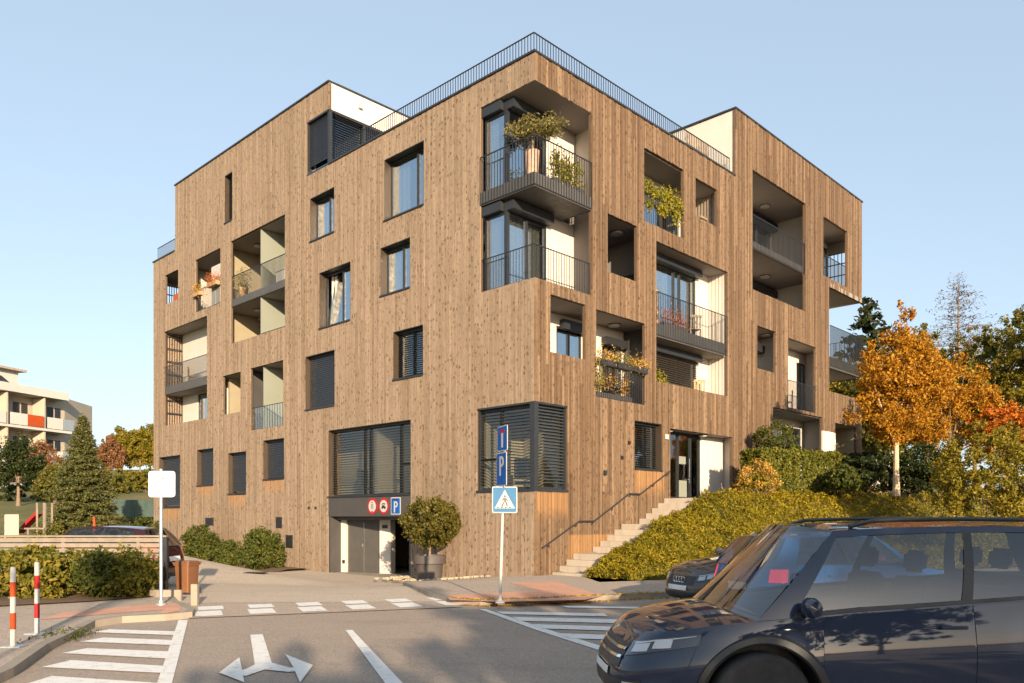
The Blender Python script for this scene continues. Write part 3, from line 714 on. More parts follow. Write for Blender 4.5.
a0, a1, z0, z1 = RH[14]; loggia(F, a0, a1, 2.9, z1, 1.9, back='interior', side='interior'); railing([(a0, .1), (a1, .1)], 3.0, 4.6)
MB().fbox(F, 18.742, 20.128, 2.7, 5.5, -.05, .02).build('pier_base', 'plaster', B)
# -- garage: a recess that deepens to the right, steel doors, white piers, dark lintel panel
mb = MB(); mb.fbox(FL, 5.323, 10.007, 1.72, 2.39, .0, .26); mb.fbox(FL, 5.323, 10.007, 1.60, 1.716, .26, 3.2); mb.build('garage_lintel', 'panel', B)
P0, P1 = Vector((.45, 9.99, 0)), Vector((2.0, 5.33, 0)); gd = (P1-P0).normalized(); gn = Vector((-gd.y, gd.x, 0))
if gn.x < 0: gn = -gn
TG = lambda x, y, z: tuple(P0 + gd*x + gn*y + Vector((0, 0, z)))
ln = (P1-P0).length
MB().box(.0, .32, 0, .3, -.5, 1.6, TG).build('garage_pier', 'plaster', B); MB().box(1.76, 2.22, 0, .3, -.5, 1.6, TG).build('garage_pier', 'plaster', B)
mb = MB(); mb.box(.323, 1.757, .09, .13, -.45, 1.52, TG); mb.box(.323, 1.757, .05, .2, 1.52, 1.6, TG); d = mb.build('garage_door', 'door', B)
mb = MB()
mb.box(1.02, 1.035, .078, .088, -.4, 1.5, TG); mb.box(.94, .97, .04, .088, .62, .75, TG); mb.box(.90, 1.0, .03, .05, .68, .71, TG); mb.build('handle', 'chrome', d)
MB().box(1.9, ln+1, 1.6, 1.7, -.5, 1.6, TG).build('garage_dark_sheet', 'black', B)  # black sheet puts the darkness of the open bay into colour
mb = MB(); mb.box(2.45, ln-.1, .7, .74, .86, .93, TG); mb.build('barrier_bar', 'white', B)
mb = MB(); mb.fbox(FL, 9.9, 10.008, -.5, 1.715, .015, .46); mb.fbox(FL, 5.322, 5.42, -.5, 1.59, .015, 2.6); mb.build('garage_jamb', 'panel', B)
mb = MB(); mb.fbox(FL, 5.1, 10.4, -.5, 1.6, 4.4, 4.5); mb.build('garage_dark_back', 'black', B)  # black backdrop painted in for the unlit depth of the garage
MB().box(.15, .25, -.03, .0, .03, .15, TG).build('wall_socket', 'anth', B); MB().box(1.9, 2.1, -.05, .0, 1.3, 1.42, TG).build('wall_lamp', 'anth', B)
# -- entrance
a0, a1, z0, z1 = RH[16]
mb = MB(); mb.m = 0; mb.fbox(F, a0, a1+.002, z0-.2, z0-.002, .02, 1.8); mb.fbox(F, 9.4, a1+.8, z0, z1+.02, .52, .62); mb.fbox(F, 11.15, 11.25, z0, z1+.02, .102, .52); mb.fbox(F, a0-.1, a0-.003, z0, z1, .102, 1.6)
mb.m = 1; mb.fbox(F, a0-.1, a1+.1, z1+.004, z1+.15, .102, 1.8)
mb.build('entrance_porch', ['plaster', 'ceil'], B)
w = window(F, a0+.02, 9.39, z0+.01, z1, d=.5, mull=(.47, .765), fw=.09, gl='glass_dk', lining=False, name='entrance_door')
mb = MB(); x = 8.58; mb.tube([F(x, 2.9, .43), F(x, 3.75, .43)], .022, 8); mb.fbox(F, x-.015, x+.015, 3.0, 3.04, .43, .5); mb.fbox(F, x-.015, x+.015, 3.6, 3.64, .43, .5); mb.build('handle', 'chrome', w)
mb = MB(); mb.fbox(F, 8.0, 8.45, 3.55, 3.82, .51, .525); mb.build('notice_sheet', 'frost', w); mb = MB(); mb.fbox(F, 8.0, 8.52, 2.4, 2.98, .51, .525); mb.build('glass_film', 'frost', w)
lamp(F, 7.0, z1, .28, .15); lamp(F, 9.2, z1, .28, .17)
mb = MB(); mb.fbox(F, 6.32, 6.52, 4.26, 4.42, -.05, -.03); mb.build('house_number_plate', 'white', B)
for a, z, s in ((3.02, 2.95, .11), (3.9, 3.48, .07), (4.25, 3.95, .08)): MB().fbox(F, a, a+s, z, z+s*1.3, -.09, -.03).build('wall_light', 'anth', B)
for a, z in ((4.05, 2.1), (10.75, 2.0), (11.2, 2.0)): MB().fbox(FL, a, a+.08, z, z+.08, -.06, -.01).build('wall_light', 'anth', B)
for a, b, z, t in ((18.95, 19.74, 1.33, 1.67), (13.2, 13.65, 1.27, 1.70), (12.41, 12.92, .52, 1.01)):
    mb = MB(); mb.fbox(FL, a, b, z, t, -.02, -.009)
    for k in range(int((t-z)/.05)): mb.fbox(FL, a+.03, b-.03, z+.02+k*.05, z+.045+k*.05, -.03, -.021)
    mb.build('vent_grille', 'anth', B)
# handrail on the right facade above the stairs
hp = [(.23, .86), (1.82, 1.58), (2.51, 1.58), (4.25, 2.42), (4.84, 2.42), (6.5, 3.2)]
mb = MB(); mb.tube([F(a, z, -.1) for a, z in hp], .024, 8)
for a, z in ((.5, .98), (1.7, 1.53), (2.45, 1.58), (3.4, 2.0), (4.3, 2.42), (5.6, 2.78), (6.4, 3.15)): mb.tube([F(a, z-.02, -.1), F(a, z-.09, -.08), F(a, z-.09, -.02)], .012, 6)
mb.build('handrail', 'anth', B, smooth=True)
# roof terrace railing
railing([(.16, 9.8), (.16, .16), (10.9, .16)], H0+.06, H0+.68, step=.115, r=.009, name='roof_railing')
railing([(.16, 25.3), (.16, 23.0)], 14.28, 14.95, step=.115, name='roof_railing')
mb = MB()
for (x, y, z0_, h_) in ((6.0, 12.0, HP_L-.1, 1.1), (8.0, 8.5, 14.1, 3.2)): mb.tube([(x, y, z0_), (x, y, z0_+h_)], .02, 6)
mb.build('lightning_rod', 'steel', B)
mb = MB(); mb.fbox(FP, 1.25, 1.4, 16.8, 16.95, -.1, .0); mb.build('wall_light', 'white', B)
# ================================================================== ground, roads, pavements
def ss(t): t = min(1, max(0, t)); return t*t*(3-2*t)
def lerp(x, xs, ys): return float(np.interp(x, xs, ys))
T0 = (2.1, 19.6); SD = (.921, .391); SN = (-.391, .921)        # toe of the planted slope, street direction
def qd(x, y): return (x-T0[0])*SN[0] + (y-T0[1])*SN[1]
def dip(x, y):
    u, v = local(x, y); return -.3*ss((8+u)/7)*ss(v/4.2)
def bank(u, q):
    hs = lerp(u, [0, .7, 1.9, 2.5, 4.2, 4.85, 6.5, 11, 13], [-.06, .0, .58, .58, 1.42, 1.42, 2.18, 2.22, 2.55])
    hq = lerp(q, [-.2, 0, .4, 3.8, 5, 60], [-.06, -.06, .22, 2.35, 2.6, 4.2])
    return min(hs, hq) if u < 13.5 else hq
def g(x, y):
    u, v = local(x, y)
    if u > .9 and v > .9 and u < 23 and v < 25 and (u < 13.8 or v < 13.5): return -.75
    h = -.06 + dip(x, y)
    q = qd(x, y)
    if u > 0 and q > -.2 and v < 26 and (v < 1.0 or u > 22): h = max(h, bank(u, q))
    hl = .09*max(0, y-21)*max(ss((-u-2.0)/3), ss((v-26)/4))
    h = max(h, min(hl, 9) - .06 + dip(x, y)*(1-ss(hl)))
    return h
def axis(lo, hi, st, far):
    a = list(np.arange(lo, hi+.01, st)); d = st
    while a[-1] < far: d *= 1.35; a.append(a[-1]+d)
    d = st
    while a[0] > -far: d *= 1.35; a.insert(0, a[0]-d)
    return a
xs, ys = axis(-32, 34, .6, 700), axis(-26, 62, .6, 900)
mb = MB(); mb.grid([[(x, y, g(x, y)) for x in xs] for y in ys])
tag(mb.build('ground', 'lawn', smooth=True, normals=False), kind='structure')
def sheet(name, poly, zf, m, kind='structure', sub=0.0):
    """flat-ish polygon draped at zf(x,y)"""
    bm = bmesh.new()
    f = bm.faces.new([bm.verts.new((x, y, 0)) for x, y in poly])
    bmesh.ops.triangulate(bm, faces=[f])
    if sub:
        for _ in range(6):
            es = [e for e in bm.edges if e.calc_length() > sub]
            if not es: break
            bmesh.ops.subdivide_edges(bm, edges=es, cuts=1, use_grid_fill=False); bmesh.ops.triangulate(bm, faces=bm.faces)
    for v in bm.verts: v.co.z = zf(v.co.x, v.co.y)
    bmesh.ops.recalc_face_normals(bm, faces=bm.faces)
    if sum(f.normal.z for f in bm.faces) < 0: bmesh.ops.reverse_faces(bm, faces=bm.faces)
    me = bpy.data.meshes.new(name); bm.to_mesh(me); bm.free(); me.materials.append(M[m])
    o = link(bpy.data.objects.new(name, me))
    return tag(o, kind=kind) if kind else o
sheet('road', [(-60, -40), (70, -40), (70, 46), (2.5, 17.6), (-.5, 16.5), (-2.2, 18.5), (-6.6, 18.0), (-9.5, 14), (-30, 8), (-60, 0)], lambda x, y: 0.0, 'asphalt')
KR = [(-2.75, 20.2), (-2.3, 18.6), (-1.75, 16.9), (-1.15, 15.65), (-.6, 15.25), (.56, 15.65), (2.5, 16.5), (30, 28.2)]
KL = [(-30, -4), (-10, 3), (-6.4, 5.2), (-5.1, 7.0), (-5.41, 8.44), (-5.96, 9.99), (-6.24, 11.13), (-6.55, 12.3), (-6.35, 12.9), (-5.76, 13.2), (-5.5, 13.45), (-5.65, 13.9), (-6.5, 15.2), (-7.0, 16.2)]
pz = lambda x, y: .10 + dip(x, y)*.95
sheet('pavement', KR + [(30, 31.2), (2.15, 19.65), (1.95, 21.2), (1.3, 22.2), (.8, 22.2), (-2.2, 24.6), (-2.9, 23.6), (-3.0, 22.0)], pz, 'pave_grey')
sheet('pavement', KL + [(-7.6, 17.0), (-8.0, 15.4), (-9.6, 14.5), (-14, 12), (-30, 7)], lambda x, y: .10, 'pave_grey')
def strip(name, line, w, z0, z1, m, zf=lambda x, y: 0):
    mb = MB(); P = [Vector((x, y, 0)) for x, y in line]
    rows = []
    for i, p in enumerate(P):
        t = (P[min(i+1, len(P)-1)]-P[max(i-1, 0)]).normalized(); n = Vector((-t.y, t.x, 0)); d = zf(p.x, p.y)
        rows.append([p-n*w+Vector((0, 0, z0+d)), p-n*w+Vector((0, 0, z1+d)), p+Vector((0, 0, z1+d+.002)), p+n*.02+Vector((0, 0, z0+d))])
    mb.grid(rows); return tag(mb.build(name, m), kind='structure')
strip('kerb', KR[::-1], .13, -.05, .108, 'concrete', lambda x, y: dip(x, y)*.95)
strip('kerb', KL, .13, -.05, .108, 'concrete')
# driveway: lofted between its left border and the facade
wl = lambda u, v: W(u, v)[:2]
rows = [((-6.75, 15.6), (-1.45, 15.9)), ((-7.1, 16.9), (-1.9, 17.3)), ((-11, 18.0), (-2.5, 19.6)), ((-14.5, 19.5), (-3.0, 22.2)), ((-15, 21.0), (-3.1, 24.2)),
        (wl(-6, 11), (-3.0, 25.2)), (wl(-5, 15), wl(.05, 10)), (wl(-4, 20), wl(.05, 16)), (wl(-3.6, 25), wl(.05, 23)), (wl(-3.6, 30), wl(-.3, 30))]
mb = MB(); G_ = []
for i in range(len(rows)-1):
    for k in range(6):
        f = k/6; a = [rows[i][0][j]*(1-f)+rows[i+1][0][j]*f for j in (0, 1)]; b = [rows[i][1][j]*(1-f)+rows[i+1][1][j]*f for j in (0, 1)]
        G_.append([(a[0]*(1-t)+b[0]*t, a[1]*(1-t)+b[1]*t) for t in [q/26 for q in range(27)]])
def dz(x, y):
    u, v = local(x, y); t = ss((y-15.8)/1.0)
    return max(g(x, y)+.075, .02+dip(x, y) if u < -.05 else -.3)
mb.grid([[(x, y, dz(x, y)) for x, y in r] for r in G_])
tag(mb.build('driveway', 'drive', smooth=True), kind='structure')
mb = MB(); mb.box(5.35, 9.9, .0, 3.4, -.45, -.29, lambda x, y, z: W(y, x, z)); tag(mb.build('garage_apron', 'concrete'), kind='structure')
# raised crossing at the mouth of the driveway
def G(px, py, z=0.0):                                  # measured spots on level ground
    Y = 799*(1.7-z)/(py-517); return ((px-512)*Y/799, Y)
sheet('crossing_table', [G(189, 619), G(464, 607.5), G(440, 599.5), (-6.75, 15.65)], lambda x, y: .016, 'pave_grey')
def mark(poly, z=.008): sheet('road_marking', poly, lambda x, y: z, 'mark')
e1, e2 = Vector((.925, .38)), Vector((-.38, .925))
p0 = Vector(G(195.5, 618.2))
for i in range(6):
    o = p0 + e1*(.885*i) + e2*.02
    for d0, d1, sx in ((.06, .82, 0), (1.0, 1.62, .06)):
        a = o+e2*d0+e1*sx; b = o+e2*d1+e1*sx
        mark([tuple(a), tuple(a+e1*.44), tuple(b+e1*.44), tuple(b)], .022)
mark([G(188, 620.5), G(178.5, 620.5), G(157, 684), G(150, 705), G(165, 705), G(172, 684)])
for tl, tr, br, bl in (((110, 630), (181, 632.3), (177.5, 636), (92, 633)), ((103.5, 638.3), (177, 641), (174.5, 646), (80, 642.5)), ((87, 649), (172, 652.5), (169, 659.5), (62, 654)),
                       ((71, 661), (166, 667), (163, 674), (42, 668)), ((52, 677), (159, 684), (155, 694), (16, 688))):
    mark([G(*tl), G(*tr), G(*br), G(*bl)], .012)
mark([G(345.5, 630.5), G(352.5, 630.5), G(404, 685), G(420, 702), G(400, 702), G(386, 685)])
mark([G(479, 609.5), G(486, 609.5), G(545, 629), G(612, 650), G(600, 651), G(535, 630)])
for tl, tr, br, bl in (((496, 612), (604, 614), (608, 617), (503, 614.7)), ((512, 617.6), (618, 620), (624, 624), (521, 621.5)), ((531, 624.8), (640, 628), (648, 632.5), (543, 629.2)), ((556, 634), (655, 637), (660, 642), (570, 639))):
    mark([G(*tl), G(*tr), G(*br), G(*bl)], .012)
mark([G(561, 606.3), G(640, 607.5), G(655, 609.5), G(568, 608.2)], .012)
# turn arrow
Jn = Vector(G(264, 667)); S0 = Vector(G(256.5, 635))
ax = (S0-Jn).normalized(); nx = Vector((ax.y, -ax.x))
mark([tuple(S0-nx*.085), tuple(S0+nx*.085), tuple(Jn+nx*.095+ax*.1), tuple(Jn-nx*.095+ax*.1)])
mark([G(258, 664), G(273, 664), G(289, 668.5), G(298, 668), G(301, 672), G(288, 673), G(265, 670.5), G(246, 677), G(238, 676), G(237, 672), G(246, 670)], .013)
mark([G(219, 674), G(239.5, 658.5), G(244.5, 684)], .017)
mark([G(313, 666.5), G(285.3, 655.5), G(293, 668), G(300, 684)], .017)
# red pavers
def pv(poly, off): return [G(a, b, .1) for a, b in poly]
sheet('paver_area', pv([(508, 582.5), (556, 581.8), (603, 596), (585, 600), (500, 602), (450, 600), (446, 595.5), (540, 590.5)], 0), lambda x, y: pz(x, y)+.005, 'bricks')
sheet('paver_area', pv([(40, 620), (62, 613), (150, 604.5), (181, 603.2), (180, 611), (160, 614.5), (163, 610), (110, 614)], 0), lambda x, y: .106, 'bricks')
# planting strips
mb = MB(); r = rng(4)
line = [W(-.05, s) for s in np.linspace(11.3, 25, 30)]; line2 = [W(-1.5-.3*math.sin(s*1.7), s) for s in np.linspace(11.3, 25, 30)]
mb.grid([[(a[0], a[1], g(a[0], a[1])+.16), ((a[0]+b[0])/2, (a[1]+b[1])/2, g((a[0]+b[0])/2, (a[1]+b[1])/2)+.17), (b[0], b[1], g(*b[:2])+.05)] for a, b in zip(line, line2)])
tag(mb.build('planting_bed', 'soil', smooth=True), kind='structure')
sheet('planting_bed', [(-7.25, 17.0), (-7.1, 16.0), (-7.9, 15.0), (-9.2, 14.1), (-14, 12.3), (-14, 17.0)], lambda x, y: .125, 'soil')

# stairs along the right facade
mb = MB(); us = [.7, 1.0, 1.3, 1.6] + [2.5, 2.85, 3.2, 3.55, 3.9] + [4.85, 5.2, 5.55, 5.9, 6.25]
for i, u in enumerate(us):
    z = .165*(i+1); e = us[i+1] if i+1 < len(us) else 10.8
    mb.box(u, e+.02 if i+1 < len(us) else e, -1.18-(.05 if i < 1 else 0), -.03, z-.6, z, lambda x, y, zz: W(x, y, zz))
o = mb.build('stairs', 'steps', bevel=.012); tag(o, 'pale concrete outdoor steps rising along the right facade to the entrance', 'stairs')

# ================================================================== plants
def leafthing(name, label, cat, loc, blobs, n, size, m, seed, clumps=60, crad=.22, shell=.6, stem=True, group=None, aspect=.55, part='foliage', bark='bark', nb=.5):
    r = rng(seed); root = empty(name, loc, 0, label, cat, group)
    P, out, C = blob_points(blobs, n, r, clumps, crad, shell)
    P[:, 2] = np.maximum(P[:, 2], .03)
    np_mesh(part, leaves(P, size, r, aspect, out, nb), m, root)
    if stem:
        mb = MB(); B_ = np.array(blobs); zc = B_[:, 2].mean()
        for c in C[:: max(1, len(C)//14)]:
            b = B_[np.argmin(((B_[:, :3]-c)**2).sum(1))]
            mb.tube([(b[0]*.95, b[1]*.95, -.05), (b[0]*.7+c[0]*.3, b[1]*.7+c[1]*.3, c[2]*.5), tuple(c)], [.025, .016, .006], 5)
        mb.build('stem', bark, root)
    return root
def tree(name, label, loc, H, blobs, n, size, m, seed, trunk_r=.12, bark='bark', clumps=120, crad=.25, shell=.5, fork=.45, lean=(0, 0), cat='tree', group=None, aspect=.6, limbs=16):
    r = rng(seed); root = empty(name, loc, 0, label, cat, group)
    P, out, C = blob_points(blobs, n, r, clumps, crad, shell)
    np_mesh('crown', leaves(P, size, r, aspect, out, .3), m, root)
    mb = MB(); top = max(b[2] for b in blobs); hs = np.linspace(0, 1, 7)
    tp = [(lean[0]*h + .04*H*.1*math.sin(3*h+seed), lean[1]*h + .04*H*.1*math.cos(2.3*h+seed), top*h*.98) for h in hs]
    mb.tube(tp, [trunk_r*(1.25 if i == 0 else 1-.8*h) for i, h in enumerate(hs)], 8)
    for c in C[:: max(1, len(C)//limbs)]:
        h = fork + (.92-fork)*r.uniform()**1.3; k = h*6; i = int(k); f = k-i
        s = Vector(tp[i])*(1-f) + Vector(tp[min(i+1, 6)])*f; c = Vector(c)
        if c.z < s.z*.8: continue
        mid = s*.45 + c*.55 + Vector((0, 0, -.06*(c-s).length))
        mb.tube([s, mid, c], [trunk_r*.38, trunk_r*.22, trunk_r*.06], 5)
    mb.build('trunk', bark, root, smooth=True)
    return root
def conifer(name, label, loc, H, Rb, m, seed, levels=22, per=10, dens=26, size=.16, droop=.25, z0=.06, trunk_r=.14, sparse=1.0, bark='bark', aspect=.35, group=None, power=1.0):
    r = rng(seed); root = empty(name, loc, 0, label, 'tree', group); mb = MB()
    mb.tube([(0, 0, -.1), (.02*H*.2, 0, H*.5), (0, 0, H)], [trunk_r, trunk_r*.6, .012], 8)
    P = []; Nn = []
    for i in range(levels):
        t = z0 + (1-z0)*(i/levels)**.9; z = H*t; L_ = Rb*(1-t)**power*(.85+.3*r.uniform())+.05
        for k in range(per):
            if r.uniform() > sparse: continue
            a = 2*math.pi*(k+r.uniform(-.3, .3))/per + i*.8; l = L_*r.uniform(.75, 1.1)
            zj = z + r.uniform(-.5, .5)*H/levels
            e = Vector((math.cos(a)*l, math.sin(a)*l, zj-droop*l*(.6+.5*r.uniform()) + .12*l)); s = Vector((0, 0, zj))
            mid = s*.5+e*.5+Vector((0, 0, .03*l))
            mb.tube([s, mid, e], [trunk_r*.18*(1-t)+.008, .012*(1-t)+.006, .004], 4)
            nn = max(4, int(dens*l/Rb*1.3))
            f = r.uniform(.12, 1.02, nn)[:, None]; w = (.26*l*(1-f)+.07*min(1, Rb))
            sd = np.array([-math.sin(a), math.cos(a), 0])
            q = np.array(s)*(1-f)**2 + 2*np.array(mid)*f*(1-f) + np.array(e)*f*f + sd*(r.uniform(-1, 1, (nn, 1))*w) + r.normal(0, .02*Rb, (nn, 3))
            P.append(q); Nn.append(np.tile([0, 0, 1.0], (nn, 1)))
    P = np.vstack(P); Nn = np.vstack(Nn)
    np_mesh('crown', leaves(P, size, r, aspect, Nn, .9), m, root)
    mb.build('trunk', bark, root)
    return root
# left laurel hedge and bushes in front of the slat fence
leafthing('hedge', 'long leafy laurel hedge in front of the slat fence, beside the striped posts', 'hedge', (-10.2, 15.7, .1), [(-2.6, -.3, .47, 1.3, .75, .50), (-1.2, -.2, .48, 1.0, .7, .50), (-.3, -.05, .48, .9, .7, .52), (.6, .05, .48, .8, .65, .50), (1.25, .1, .45, .62, .6, .48)], 20000, .105, 'lf_laurel', 11, 330, .18, .8)
leafthing('bush', 'bush at the right end of the laurel hedge, cast shade put into its darker leaves', 'bush', (-8.15, 15.75, .1), [(0, 0, .48, .5, .55, .46), (.1, .1, .3, .45, .5, .3)], 5600, .085, 'lf_bush', 12, 90, .2, .7)  # the shadow falling on the hedge is put into darker leaves
leafthing('bush', 'yellow-green laurel bush beside the square sign post', 'bush', (-7.45, 16.0, .1), [(-.2, .1, .46, .46, .5, .46), (-.25, 0, .3, .45, .5, .3)], 5600, .10, 'lf_laurel', 13, 90, .2, .7)
def facade_bush(s, d, rx, h, seed, label, m='lf_bush'):
    x, y, _ = W(-d, s); z = g(x, y)+.05
    leafthing('bush', label, 'bush', (x, y, z), [(0, 0, h*.52, rx, rx*.85, h*.5), (rx*.2, -.1, h*.35, rx*.85, rx*.8, h*.36)], int(9500*rx/.8), .115, m, seed, 220, .17, .8, group='bushes along the left facade')
facade_bush(12.9, 1.0, .74, 1.5, 21, 'rounded laurel bush nearest the garage on the left facade')
facade_bush(15.45, 1.0, .52, 1.0, 22, 'lowest of the bushes along the left facade')
facade_bush(18.2, 1.0, .74, 1.62, 23, 'broad laurel bush below the square wall vent')
facade_bush(22.8, 1.6, 1.05, 1.9, 24, 'bush at the far left end of the timber facade')
# clipped tree in a pot
x, y, _ = W(-.8, 3.45); zp = -.22
pt = empty('potted_tree', (x, y, zp), 0, 'round clipped tree in a large dark pot beside the garage entrance', 'potted tree')
mb = MB(); mb.lathe([(.36, 0), (.40, .5), (.415, .56), (.475, .56), (.485, .8), (.455, .8), (.44, .74), (0, .73)], 36); mb.build('pot', 'pot', pt, smooth=True)
mb = MB(); mb.tube([(0, 0, .6), (.015, .01, 1.0), (-.01, 0, 1.5), (0, 0, 1.8)], [.035, .032, .03, .02], 8)
for k in range(9): a = k*2.4; mb.tube([(0, 0, 1.2+.05*k), (.35*math.cos(a), .35*math.sin(a), 1.45+.07*k), (.6*math.cos(a), .6*math.sin(a), 1.6+.08*k)], [.018, .011, .005], 5)
mb.build('trunk', 'bark', pt)
r = rng(31); P, out, C = blob_points([(0, 0, 1.8, .76, .75, .76), (.0, 0, 1.8, .6, .6, .6), (.5, .1, 1.75, .36, .4, .5)], 15000, r, 260, .15, .86)
np_mesh('crown', leaves(P, .08, r, .6, out, .4), 'lf_topiary', pt)
# golden juniper carpet on the bank
r = rng(41); V = []
def fn(x, y): return math.sin(x*1.7+1.3*math.sin(y*1.1))*math.cos(y*1.9+.8*math.sin(x*.9))
pts = []
while len(pts) < 125000:
    u = r.uniform(.62, 21); w = 1.16 + r.uniform()**1.2*(7.5 if u < 10 else 9)
    x, y, _ = W(u, -w); q = qd(x, y)
    if q < .0 or q > 4.6 + .15*r.normal(): continue
    if u > 8 and w < 2.0: continue
    if math.hypot(x, y) > 17 + 20*r.uniform() : continue
    h = max(0, bank(u, q)); e = ss(q/.5)*ss((w-1.1)/.25)
    m_ = .10 + .17*(.5+.5*fn(x*1.5, y*1.5))*e + .10*e + .12*fn(x*4.3, y*3.9) + .05*fn(x*9.1, y*8.3)
    pts.append((x, y, h + max(.02, m_*e)*(r.uniform()**.35) + .02))
P = np.array(pts); nb = np.tile([-.3, -.5, .28], (len(P), 1)) + r.normal(0, .5, (len(P), 3))
t = nb/np.linalg.norm(nb, axis=1, keepdims=True); b = np.cross(t, r.normal(size=P.shape)); b /= np.linalg.norm(b, axis=1, keepdims=True)
s = (.088*(1+.5*r.uniform(-1, 1, len(P))))[:, None]; Vv = np.empty((len(P), 4, 3))
Vv[:, 0] = P-t*s*.5; Vv[:, 1] = P+b*s*.13; Vv[:, 2] = P+t*s*.5; Vv[:, 3] = P-b*s*.13
tag(np_mesh('juniper_groundcover', Vv.reshape(-1, 3), 'lf_juniper'), 'golden juniper ground cover spreading over the bank beside the steps', 'ground cover', kind='stuff')
def gz(x, y): return g(x, y)
# hedge and shrubs on the bank
def at(px, Y): return ((px-512)*Y/799, Y)
hx, hy = at(795, 28.0)
def box_hedge(name, label, loc, rz, lx, ly, lz, n, size, m, seed):
    r = rng(seed); root = empty(name, loc, rz, label, 'hedge')
    q = r.uniform(-1, 1, (n, 3)); ax = r.integers(0, 5, n); nb_ = np.zeros((n, 3))
    for i_ in range(n):
        a_ = (2, 1, 0, 1, 2)[ax[i_]]; sgn = 1 if a_ == 2 else (-1 if r.uniform() < .75 else 1); q[i_, a_] = sgn*(1-.16*r.uniform()**1.5); nb_[i_, a_] = sgn
    bump = .05*np.sin(q[:, 0]*lx*3.1+seed)*np.cos(q[:, 2]*3)+.04*np.sin(q[:, 0]*lx*7.3+q[:, 1]*3)
    P = q*np.array([lx/2, ly/2, lz/2]) + nb_*bump[:, None] + r.normal(0, .03, (n, 3)); P[:, 2] += lz/2
    np_mesh('foliage', leaves(P, size, r, .6, nb_, .7), m, root)
    mb = MB()
    for k in range(7): mb.tube([(-lx/2+lx*(k+.5)/7, 0, -.1), (-lx/2+lx*(k+.5)/7+.1, 0, lz*.8)], .02, 5)
    mb.build('stem', 'bark', root)
box_hedge('hedge', 'clipped green hedge along the top of the bank before the ground floor windows', (hx, hy, 2.45), R(30), 4.3, 1.0, 1.5, 26000, .095, 'lf_hedge', 51)
x, y = at(775, 29.6); leafthing('bush', 'rounded dark bush above the hedge against the timber wall', 'bush', (x, y, 2.55), [(0, 0, 1.65, .9, .6, 1.0), (0, 0, .7, .8, .55, .8)], 13000, .085, 'lf_bush', 52, 200, .18, .82)
x, y = at(757, 26.2); 
hyd = empty('hydrangea', (x, y, 2.36), 0, 'golden faded hydrangea with round flower heads beside the entrance', 'bush')
r = rng(53); C = np.array([(r.uniform(-.62, .62), r.uniform(-.35, .35), r.uniform(.35, 1.15)) for _ in range(46)]); C[:, 2] -= .35*np.abs(C[:, 0])
P = np.repeat(C, 70, 0) + r.normal(size=(46*70, 3))*.06; np_mesh('flower_head', leaves(P, .05, r, .8), 'lf_gold', hyd)
mb = MB()
for c in C: mb.tube([(c[0]*.25, c[1]*.25, 0), (c[0]*.7, c[1]*.7, c[2]*.6), tuple(c)], [.012, .009, .006], 4)
mb.build('stem', 'bark', hyd)
P, out, _ = blob_points([(0, 0, .45, .55, .35, .4)], 1500, r, 40, .25); np_mesh('foliage', leaves(P, .1, r, .6, out, .4), 'lf_olive', hyd)
for px, Y, z, w_, h_, sd, lab in ((868, 28.5, 2.6, 1.5, 1.45, 54, 'dark shrub right of the clipped hedge'), (842, 27.0, 2.5, .6, .9, 55, 'small dark shrub in front of the clipped hedge'), (925, 28.0, 2.5, 1.4, 1.7, 56, 'dark shrub right behind the maple trunk')):
    x, y = at(px, Y); leafthing('bush', lab, 'bush', (x, y, z), [(0, 0, h_*.5, w_*.75, .8, h_*.5), (w_*.45, .2, h_*.42, w_*.6, .7, h_*.42), (-w_*.4, 0, h_*.4, w_*.5, .6, h_*.42)], 10000, .10, 'lf_dark' if sd != 55 else 'lf_bush', sd, 200, .2, .78)
x, y = at(985, 22.5)
leafthing('autumn_shrub', 'large spreading green and yellow shrub at the right edge', 'shrub', (x, y, 1.5), [(0, 0, 1.5, 1.5, 1.2, 1.35), (-.85, 0, 1.0, .8, .9, 1.0), (1.3, .3, 1.5, 1.2, 1.1, 1.5), (.3, -.3, .8, 1.5, 1.0, .8)], 24000, .085, 'lf_olive', 57, 330, .2, .6)
# trees on the right
x, y = at(897, 27.0)
tree('maple_tree', 'orange autumn maple with a pale trunk on the bank', (x, y, 2.4), 6.5, [(-.15, 0, 3.2, 1.5, 1.5, 1.4), (.2, 0, 4.5, 1.15, 1.1, 1.2), (.25, 0, 5.7, .45, .45, .9), (.95, .2, 3.7, 1.0, 1.1, 1.1), (-.75, 0, 4.3, .7, .8, .8), (.55, 0, 4.95, .6, .6, .6), (-.1, 0, 2.4, .9, .8, .6)], 27000, .10, 'lf_orange', 61, .105, 'bark_pale', 460, .25, .35, .3)
x, y = at(950, 33); tree('maple_tree', 'second orange maple, broader and lower, behind the first', (x, y, 2.7), 6, [(-.3, 0, 4.2, 1.7, 1.6, 1.5), (1.3, 0, 3.1, 1.6, 1.5, 1.2), (-1.2, 0, 3.2, 1.4, 1.4, 1.3), (2.2, 0, 2.2, 1.0, 1.2, .7)], 24000, .11, 'lf_orange', 62, .12, 'bark', 420, .26, .4, .3)
x, y = at(1003, 32); tree('maple_tree', 'small rust red maple at the right behind the autumn shrub', (x, y, 2.6), 4.5, [(0, 0, 2.7, 1.3, 1.2, 1.0), (.8, 0, 2.3, .9, .9, .8)], 6000, .13, 'lf_rust', 63, .08, 'bark', 100, .25, .5, .3)
x, y = at(868, 55); conifer('pine_tree', 'dark layered pine behind the right end of the building', (x, y, 3.4), 13.4, 4.6, 'lf_pine', 64, 15, 8, 60, .5, .02, .2, .25, .9, power=.75, aspect=.5)
